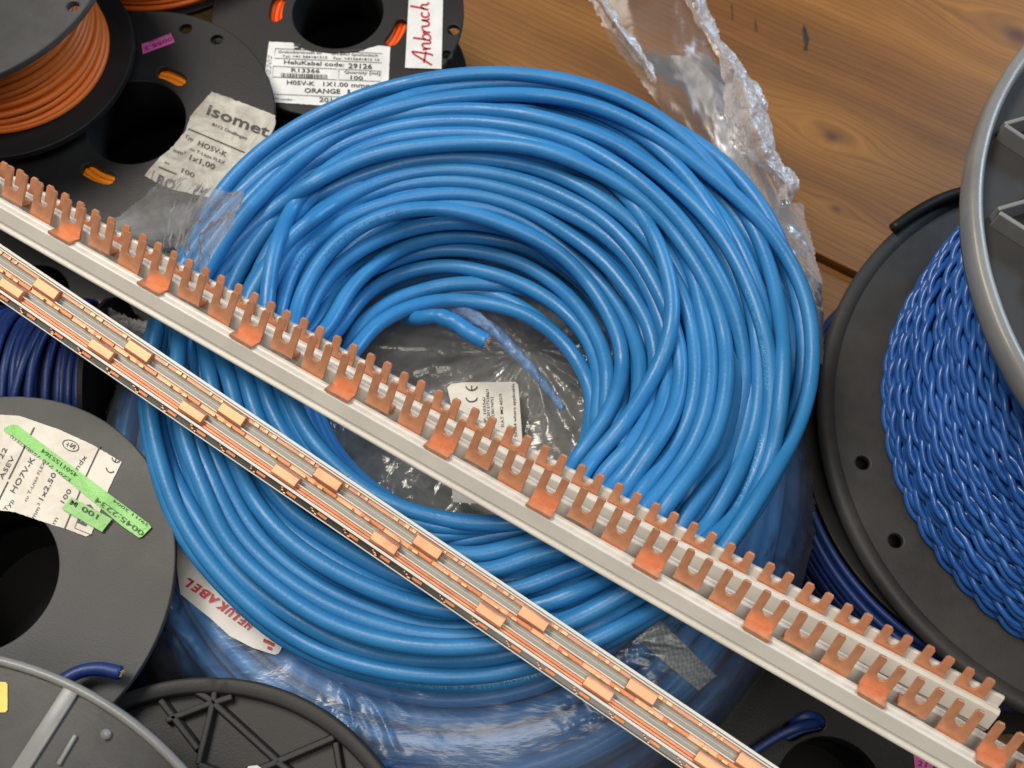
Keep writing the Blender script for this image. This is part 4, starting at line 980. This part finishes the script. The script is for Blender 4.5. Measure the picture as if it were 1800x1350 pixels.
# shrink wrap of the lower coil
wrap = thing('film_wrap', (K2[0], K2[1], -.074), 'clear shrink film stretched over the lower blue coil and its bore', 'plastic wrap')
def wrap_shell(a0, a1, p0, p1, nu, nv, off, amp, seed, m, name='film_cover'):
    V = []
    for i in range(nv):
        ph = math.radians(p0+(p1-p0)*i/(nv-1))
        for j in range(nu):
            a = math.radians(a0+(a1-a0)*j/(nu-1)); rr = R2m+(a2+off)*math.cos(ph); z = K2[2]+(b2+off)*math.sin(ph)
            p = np.array([K2[0]+rr*math.cos(a), K2[1]+rr*math.sin(a), z]); n_ = np.array([math.cos(ph)*math.cos(a), math.cos(ph)*math.sin(a), math.sin(ph)])
            q = Vector((rr*a*1.0, ph*.03*6, 0))*1.
            wx = mnoise.noise(Vector((a*3, ph*2, 9)))*1.3
            gate = max(0, mnoise.noise(Vector((a*4.1, ph*1.7, 4)))*2.4)
            h = .40*mnoise.fractal(Vector((a*5+seed, ph*1.4, 0)), .8, 2, 3)+gate*1.1*max(0, 1-abs(mnoise.noise(Vector((a*9+ph*3.5+wx, ph*1.3-a*3, seed))))*7)+gate*.4*mnoise.noise(Vector((a*40+ph*10, ph*9+wx*3, 2)))
            V.append(p+n_*amp*(h+.4))
    Fc = [(i*nu+j, i*nu+j+1, (i+1)*nu+j+1, (i+1)*nu+j) for i in range(nv-1) for j in range(nu-1)]
    link_mesh(name, V, Fc, m, wrap)
wrap_shell(150, 400, -25, 150, 700, 110, .0041, .0019, 3, M['film_wrap'])
# sheet across the bore with radial tension folds towards the taped end
fo = []
for i, y in enumerate(np.linspace(520, 950, 9)):
    fo.append([(x, y, -.020+.006*abs((x-820)/260)**2) for x in np.linspace(540, 1100, 7)])
V, Fc = film_grid(fo, 170, 150, .0, 1, 7)
V = np.array(V); A = at(930, 610, -.018)
for i in range(len(V)):
    d = V[i]-A; an = math.atan2(d[1], d[0]); rd = math.hypot(d[0], d[1])
    V[i][2] += (.0028*mnoise.noise(Vector((an*3.4, 2, 0)))+.0012*mnoise.noise(Vector((an*9, 5, rd*20))))*min(1, rd/.03)*math.exp(-rd/.12)*1.4+.0012*mnoise.fractal(Vector(V[i])*60, .8, 2, 4)
m_bore = m_film('bore_film', .62, .1, scale=36, wr=.45, gl=.42, rough=.17, col=(.72, .70, .64)); link_mesh('film_cover', V, Fc, m_bore, wrap)
# reel seen dimly under the bore
def reel13():
    C = at(830, 760, -.052); B = C.copy(); B[2] = FZ+.003
    t = thing('cable_reel', B, 'dark reel seen dimly through the film in the bore of the coils', 'cable reel', RG)
    flange(t, C, .056, .010, M['grey_reel']); hub(t, C, .010, .022, M['hole']); flange(t, B, .056, .010, M['black'])
    winding(t, C, .04, B[2]+.004, C[2]-.005, .0014, M['navy'], 43, 6)
    pl = Plane(C)
    m_gl, *_ = mat('dull_green_paper', (.10, .16, .10), .6)
    for q in ([(600, 790), (740, 870), (900, 880), (860, 905), (700, 900), (600, 820)], [(620, 700), (700, 760), (840, 800), (800, 840), (660, 790)], [(640, 600), (760, 590), (780, 610), (660, 640)]):
        sheet('label', pl, q, m_gl, t, lift=.0003)
    sheet('label', pl, [(600, 770), (760, 850), (745, 862), (598, 786)], M['paper_old'], t, lift=.0006)
reel13()
# label in the bore (lies on the film)
plB = Plane(at(860, 730, -.0115))
lb = sheet('label', plB, [(786, 681), (793, 675), (811, 672), (906, 671), (911, 676), (920, 795), (845, 850), (800, 740)], M['paper_cream'], wrap, lift=0)
p = Print(plB, .0003)
for (cx_, cy_), bar in (((829, 704), 0), ((829, 684), 1)):
    c = np.array([cx_, cy_]); p.poly([c+np.array([10*math.sin(a), 8*math.cos(a)*-.0-8*math.cos(a)*-1*0+(-1)*0])+np.array([0, 8*math.cos(a)-6]) for a in np.linspace(-1.45, 1.45, 14)], 2.3)
    if bar: p.line((cx_, cy_+1), (cx_, cy_-6), 2)
p.text('OP. 10356/', (856, 750), (853, 697), 5.2, .006).text('Lit C2013/75286/1', (862, 750), (859, 684), 5, .006).text('MQB 130174752', (870, 751), (867, 697), 5, .006)
p.text('D.A.T. IMQ A0219', (886, 750), (882, 692), 5, .006).text('50364 where applicable', (909, 768), (904, 674), 5, .006).text('+', (915, 780), (914, 774), 4, .01).text('J', (918, 786), (917, 782), 4)
t_ = np.linspace(0, 2*math.pi, 20); p.poly([(834+6*math.cos(a), 731+6*math.sin(a)) for a in t_], 1.3).poly([(834+3.5*math.cos(a), 731+3.5*math.sin(a)) for a in t_], 1)
p.build(M['ink'], lb)
sheet('label', plB, [(794, 848), (850, 880), (846, 885), (796, 883)], M['paper_cream'], wrap, lift=0)
# label lying under the outer turns, printed red
def draped(name, poly_rows, m, parent, nu=30, nv=14):
    R_ = [catmull(np.array([at(x, y, z) for x, y, z in r]), nu) for r in poly_rows]; G = np.stack([catmull(np.array(R_)[:, j], nv) for j in range(nu)], 1)
    V = G.reshape(-1, 3); Fc = [(i*nu+j, i*nu+j+1, (i+1)*nu+j+1, (i+1)*nu+j) for i in range(nv-1) for j in range(nu-1)]
    return link_mesh(name, V, Fc, m, parent)
plH = Plane(at(420, 1070, .0012))
lb = sheet('label', plH, [(300, 920), (317, 1044), (345, 1067), (370, 1087), (404, 1118), (445, 1139), (483, 1151), (490, 1148), (498, 1134), (523, 1101), (500, 1085), (450, 1055), (360, 965)], M['paper'], wrap, lift=0, thick=.0003)
p = Print(plH, .0005)
word = 'HELUKABEL'; a_ = [(447, 1097), (436, 1089), (424, 1081), (413, 1073), (402, 1065), (387, 1054), (372, 1043), (356, 1032), (342, 1023), (330, 1015)]
ctrl = catmull(a_, 10)
for i, ch in enumerate(word):
    q0 = np.array(a_[i]); q1 = np.array(a_[i+1]); p.text(ch, q0, q0+(q1-q0)*.95, 15, .04, .25)
p.poly([(485, 1121), (459, 1110)], 5).poly([(482, 1134), (463, 1125)], 6).poly([(478, 1141), (470, 1138)], 5)
p.build(M['ink_red'], lb)
Print(plH, .0005).text('CH-8957', (504, 1093), (452, 1064), 7, .004).build(M['ink'], lb)
# woven white strap round the lower coil
def strap():
    m, nt, b = mat('woven_white_strap', (.45, .44, .41), .5)
    v = coords(nt, (1, 1, 1), (0, 0, .6)); ck = N(nt, 'ShaderNodeTexChecker'); ck.inputs['Scale'].default_value = 900; nt.links.new(v, ck.inputs[0])
    ck.inputs[1].default_value = (.52, .51, .47, 1); ck.inputs[2].default_value = (.30, .30, .28, 1); nt.links.new(ck.outputs[0], b.inputs['Base Color']); bump(nt, b, ck.outputs[1], .4, .0004)
    rows = []
    for k in range(9):
        f = k/8; a = np.array([1160, 1090])*(1-f)+np.array([1260, 1188])*f; b_ = np.array([1117, 1122])*(1-f)+np.array([1228, 1214])*f
        row = []
        for s in (0, .5, 1):
            q = a*(1-s)+b_*s; z, hit = torus_hit(q[0], q[1], K2, R2m, a2+CR+.0012, b2+CR+.0012); row.append((q[0], q[1], z))
        rows.append(row)
    o = draped('cable_strap', rows, m, tc2, 12, 40)
strap()

# ------------------------------------------------------------------ comb busbars
def unit(P0, P1): return nrm(np.asarray(P1)-np.asarray(P0))
nc = RM @ nrm([-.342, -.40, 1.0])     # direction the rail faces
def frame(P0, P1):
    a = unit(P0, P1); n = nrm(nc-a*(nc@a)); v = np.cross(n, a)
    return a, v, n
def frot(a, v, n):
    m = Matrix(((a[0], v[0], n[0]), (a[1], v[1], n[1]), (a[2], v[2], n[2]))); return m.to_quaternion()
def fork_mesh(kind, w, sl, top, bot, th=.0009):
    """U shaped prong plate; local x along the rail, y up the prong, z towards the front"""
    hw_, hs = w/2, sl/2; r = .0007; dp = .0055 if top > .009 else .0040
    pts = [(-hw_, bot), (-hw_, top-r), (-hw_+r*.5, top-.0001), (-hs-r*.9, top), (-hs, top-r*1.1)]
    cy_ = top-dp
    pts += [(-hs*math.cos(t), cy_-hs*math.sin(t)) for t in np.linspace(0, math.pi, 11)]
    pts += [(hs, top-r*1.1), (hs+r*.9, top), (hw_-r*.5, top-.0001), (hw_, top-r), (hw_, bot)]
    V, Fc = fill_loops([np.array(pts)], th, .00012); V[:, 2] += th/2
    mb = MB().add(V, Fc)
    if kind == 'front': mb.box((-hw_, bot-th+.0001, -th/2), (w, 0, 0), (0, th, 0), (0, 0, .0056))
    if kind == 'back':
        mb.box((-hw_, bot-th+.0001, -.0040), (w, 0, 0), (0, th, 0), (0, 0, .0040+th/2)); mb.box((-hw_, bot-.003, -.0045), (w, 0, 0), (0, .003, 0), (0, 0, th))
    me = bpy.data.meshes.new('fork'); Vv = np.vstack(mb.V); me.from_pydata([tuple(q) for q in Vv], [], mb.F); me.update(); return me
def extrude(profile, P0, a, v, n, L0, L1, name, m, parent, bevel=.00025, wav=0):
    """closed profile of (v, n) swept along the rail"""
    k = len(profile); V = []; Fc = []; steps = 2
    for s in (L0, L1):
        for (pv, pn) in profile: V.append(P0+a*s+v*pv+n*pn)
    for i in range(k): j = (i+1) % k; Fc.append((i, j, k+j, k+i))
    Fc.append(tuple(range(k))[::-1]); Fc.append(tuple(range(k, 2*k)))
    mb = MB().add(V, Fc); o = mb.build(name, m, parent, False, bevel)
    bm = bmesh.new(); bm.from_mesh(o.data); bmesh.ops.recalc_face_normals(bm, faces=bm.faces[:]); bm.to_mesh(o.data); bm.free()
    return o
GB = 'comb busbars laid across the coils'
def comb(label, P0, P1, tparams, kinds, L0, L1, profile_parts, width, slot, top, bots, mats_):
    a, v, n = frame(P0, P1); t = thing('comb_busbar', P0, label, 'busbar', GB)
    q = frot(a, v, n); base = np.array(t['_base'])
    for (nm, prof, m) in profile_parts: extrude(prof, P0, a, v, n, L0, L1, nm, m, t)
    protos = {}
    for k in set(kinds): protos[k] = fork_mesh(k, width, slot, top, bots[k]); protos[k].materials.append(mats_[k])
    proto = None; rnd = random.Random(2)
    for s, k in zip(tparams, kinds):
        if proto is None:
            o = bpy.data.objects.new('fork', protos[k]); proto = o
        else:
            o = proto.copy(); o.data = protos[k]
        COL.objects.link(o); o.parent = t; pos = P0+a*s+v*rnd.uniform(-.0002, .0002)-base
        o.location = tuple(pos); o.rotation_mode = 'QUATERNION'; o.rotation_quaternion = q @ Matrix.Rotation(rnd.uniform(-.03, .03), 3, 'Z').to_quaternion() @ Matrix.Rotation(rnd.uniform(-.035, .035), 3, 'X').to_quaternion()
    return t, a, v, n
def param_of(P0, a, px):
    # distance along the line whose picture x is px
    lo, hi = -.3, .5
    for _ in range(50):
        mid = (lo+hi)/2
        if proj(P0+a*mid)[0] < px: lo = mid
        else: hi = mid
    return lo
# front bar
P0 = at(72, 383, .059); P1 = at(1670, 1291, .052); a, v, n = frame(P0, P1); Lg = np.linalg.norm(P1-P0); pit = Lg/27
ks = []; ss = []
for i in range(-3, 33):
    ks.append({0: 'straight', 1: 'front', 2: 'back'}[i % 3]); ss.append(i*pit)
fw = pit*.70; fs = pit*.27
face = [(-.0002, .0008), (-.0002, .0022), (-.0007, .0026), (-.0007, .0044), (-.0011, .0048), (-.0055, .0048), (-.0059, .0044), (-.0067, .0044), (-.0071, .0052), (-.0078, .0052), (-.0083, .0046), (-.0083, -.004), (-.0073, -.004), (-.0073, .0008)]
back_ = [(-.0078, -.0042), (-.0088, -.0042), (-.0088, -.0080), (.0006, -.0080), (.0014, -.0074), (.0014, -.0066), (.0004, -.0064), (.0004, -.0054), (-.0078, -.0054)]
lip = [(.0, .0010), (.0012, .0010), (.0012, .0020), (.0004, .0024), (.0, .0024)]
comb('front comb busbar with a full row of copper forks crossing the whole picture', P0, P1, ss, ks, -4*pit, 33*pit,
     [('rail', face, M['rail']), ('rail_back', back_, M['rail'])], fw, fs, .0110, {'straight': -.006, 'front': .0005, 'back': .0012}, {'straight': M['copper'], 'front': M['copper'], 'back': M['copper']})
# rear bar
Q0 = at(97, 366, .051); Q1 = at(1705, 1213, .0445); a_r = unit(Q0, Q1); aq, vq, nq = frame(Q0, Q1)
sp = np.linalg.norm(Q1-Q0); n_r = 27; pr = sp/26.0
ss = [i*pr for i in range(-3, 27)]; ks = ['straight']*len(ss)
face2 = [(-.0002, .0008), (-.0002, .0022), (-.0010, .0030), (-.0068, .0030), (-.0074, .0022), (-.0082, .0022), (-.0082, .0010), (-.0125, .0010), (-.0125, -.003), (-.0010, -.003), (-.0010, -.0006), (-.008, -.0006), (-.008, .0008)]
tabs = [(-.006, -.0008), (.0020, -.0008), (.0024, -.0014), (.0024, -.0022), (-.006, -.0022)]
tq, *_ = comb('rear comb busbar with darker copper forks whose cut end lies near the lower right', Q0, Q1, ss, ks, -4*pr, 26.75*pr,
     [('rail', face2, M['rail']), ('rail_back', tabs, M['rail'])], pr*.70, pr*.26, .0066, {'straight': -.005}, {'straight': M['copper']})

# lower bar, seen from its open side
def lower_bar():
    zA, zB = .055, .049
    U0 = at(0, 428, zA); U1 = at(1370, 1350, zB)          # upper edge
    a = unit(U0, U1); n = CAM-(U0+U1)/2; n = nrm(n-a*(n@a)); w = np.cross(a, n); w = w if w[1] < 0 else -w
    Wd = .012
    for _ in range(30):
        q = proj((U0+U1)/2+w*Wd); m0 = proj((U0+U1)/2); dd_ = proj(U1)-proj(U0); dd_ /= np.linalg.norm(dd_)
        cur = abs((q-m0)@np.array([-dd_[1], dd_[0]])); Wd *= 90/cur
    # tilt the face a little so that the near edge drops
    Lt = np.linalg.norm(U1-U0)
    t = thing('comb_busbar', U0, 'lower comb busbar turned open side up with copper strips inside white channels', 'busbar', GB)
    S = Wd/.0165
    L0, L1 = -.05, Lt+.06
    def ex(name, x0, x1, n0, n1, m, bevel=.00015): extrude([(x0*S*.001, n0*.001), (x1*S*.001, n0*.001), (x1*S*.001, n1*.001), (x0*S*.001, n1*.001)], U0, a, w, n, L0, L1, name, m, t, bevel)
    RL = M['rail_white']
    ex('rail', 0, 1.0, -8, .6, RL); ex('rail', 1.15, 1.8, -8, 0, RL); ex('channel', 3.4, 5.9, -8, -2.4, M['rail_grey']); ex('rail', 3.15, 3.4, -8, -1.7, RL); ex('rail', 4.5, 4.8, -2.3, -2.0, RL)
    ex('rail', 5.9, 6.45, -8, -.3, RL); ex('channel', 8.2, 10.6, -8, -2.6, M['rail_grey']); ex('rail', 9.3, 9.6, -2.5, -2.2, RL)
    ex('rail', 10.6, 11.15, -8, -.7, RL); ex('rail', 13.2, 14.15, -9, .4, RL); ex('dark_channel', 14.15, 16.1, -9, -3.0, M['rail_dark']); ex('rail', 16.1, 16.5, -9, -.2, RL)
    def st(x0, x1, n0, n1, m): ex('conductor', x0, x1, n0, n1, m, .0001)
    st(1.85, 3.1, -3, -.9, M['copper_strip']); st(6.5, 8.15, -4, -1.6, M['copper']); st(11.2, 12.2, -4, -1.3, M['copper_dark']); st(12.25, 13.1, -4, -1.0, M['copper_strip'])
    rnd = random.Random(7)
    # small bright rivets and notches along the strips
    mb = MB(); s = L0
    while s < L1:
        for dx in (0, .0042, .0068):
            o = U0+a*(s+dx)+w*(1.9*S*.001)+n*-.0009; mb.box(o, a*rnd.uniform(.0008, .0022), w*.0011*S, n*.0005)
        s += pit*1.5
    s = L0+.004
    while s < L1:
        for dx, ln in ((0, .0016), (.006, .0018)):
            o = U0+a*(s+dx)+w*(7.2*S*.001)+n*-.0014; mb.box(o, a*ln, w*.0009*S, n*.0010)
        s += pit*1.5
    mb.build('contact_rivets', M['copper_bright'], t, False, .0001)
    mb = MB(); s = L0
    while s < L1:
        j = rnd.uniform(-.0008, .0008)
        for q in (0, 1, 2):
            o = U0+a*(s+j+q*.0008+rnd.uniform(0, .0006))+w*((14.5+.5*q+rnd.uniform(-.1, .1))*S*.001)+n*-.0031; mb.box(o, a*rnd.uniform(.0005, .0010), w*.0004, n*rnd.uniform(.0008, .0016))
        s += pit
    mb.build('fork_glints', M['copper_bright'], t, False, .0001)  # added copper bits standing for glints of the forks below
    # dark windows with brown conductor ends between the glints
    mb = MB(); s = L0+pit*.1
    while s < L1:
        mb.box(U0+a*(s+.0016)+w*(14.5*S*.001)+n*-.0032, a*pit*.30, w*(1.1*S*.001), n*.0006); s += pit
    mb.build('conductor', M['copper_dark'], t, False, .0001)
    # wavy conductor in the middle channel: alternate raised lengths
    mb = MB(); s = L0; k = 0
    while s < L1:
        if k % 2: mb.box(U0+a*s+w*(6.7*S*.001)+n*-.0017, a*pit*.7, w*.0012*S, n*.0007)
        s += pit*.75; k += 1
    mb.build('conductor', M['copper_dark'], t, False, .0001)
    # folded copper tabs, one every third pitch, two rows
    def tab(x0, x1, cx_, ln, m):
        s = param_of(U0+w*((x0+x1)/2*S*.001), a, cx_); mb = MB()
        o = U0+a*(s-ln/2)+w*(x0*S*.001)
        V = []; prof = [(0, -.0022), (0, .0002), (.0006, .0008), ((x1-x0)*.001*S-.0006, .0008), ((x1-x0)*.001*S, .0002), ((x1-x0)*.001*S, -.0024)]
        for e in (0, ln): V += [o+a*e+w*pv+n*pn for pv, pn in prof]
        k = 6; Fc = [(i, (i+1) % k, k+(i+1) % k, k+i) for i in range(k)]+[tuple(range(k))[::-1], tuple(range(k, 2*k))]
        ob = mb.add(V, Fc).build('tab', m, t, False, .0002)
        bm = bmesh.new(); bm.from_mesh(ob.data); bmesh.ops.recalc_face_normals(bm, faces=bm.faces[:]); bm.to_mesh(ob.data); bm.free()
    for cx_ in (-70, 82, 244, 408, 576, 752, 938, 1128, 1322): tab(1.95, 6.4, cx_, pit*.78, M['copper_tab'])
    for cx_ in (20, 178, 338, 502, 676, 862, 1052, 1248): tab(8.8, 12.9, cx_, pit*.76, M['copper'])
lower_bar()
for o in list(bpy.data.objects):
    if '_base' in o.keys(): del o['_base']
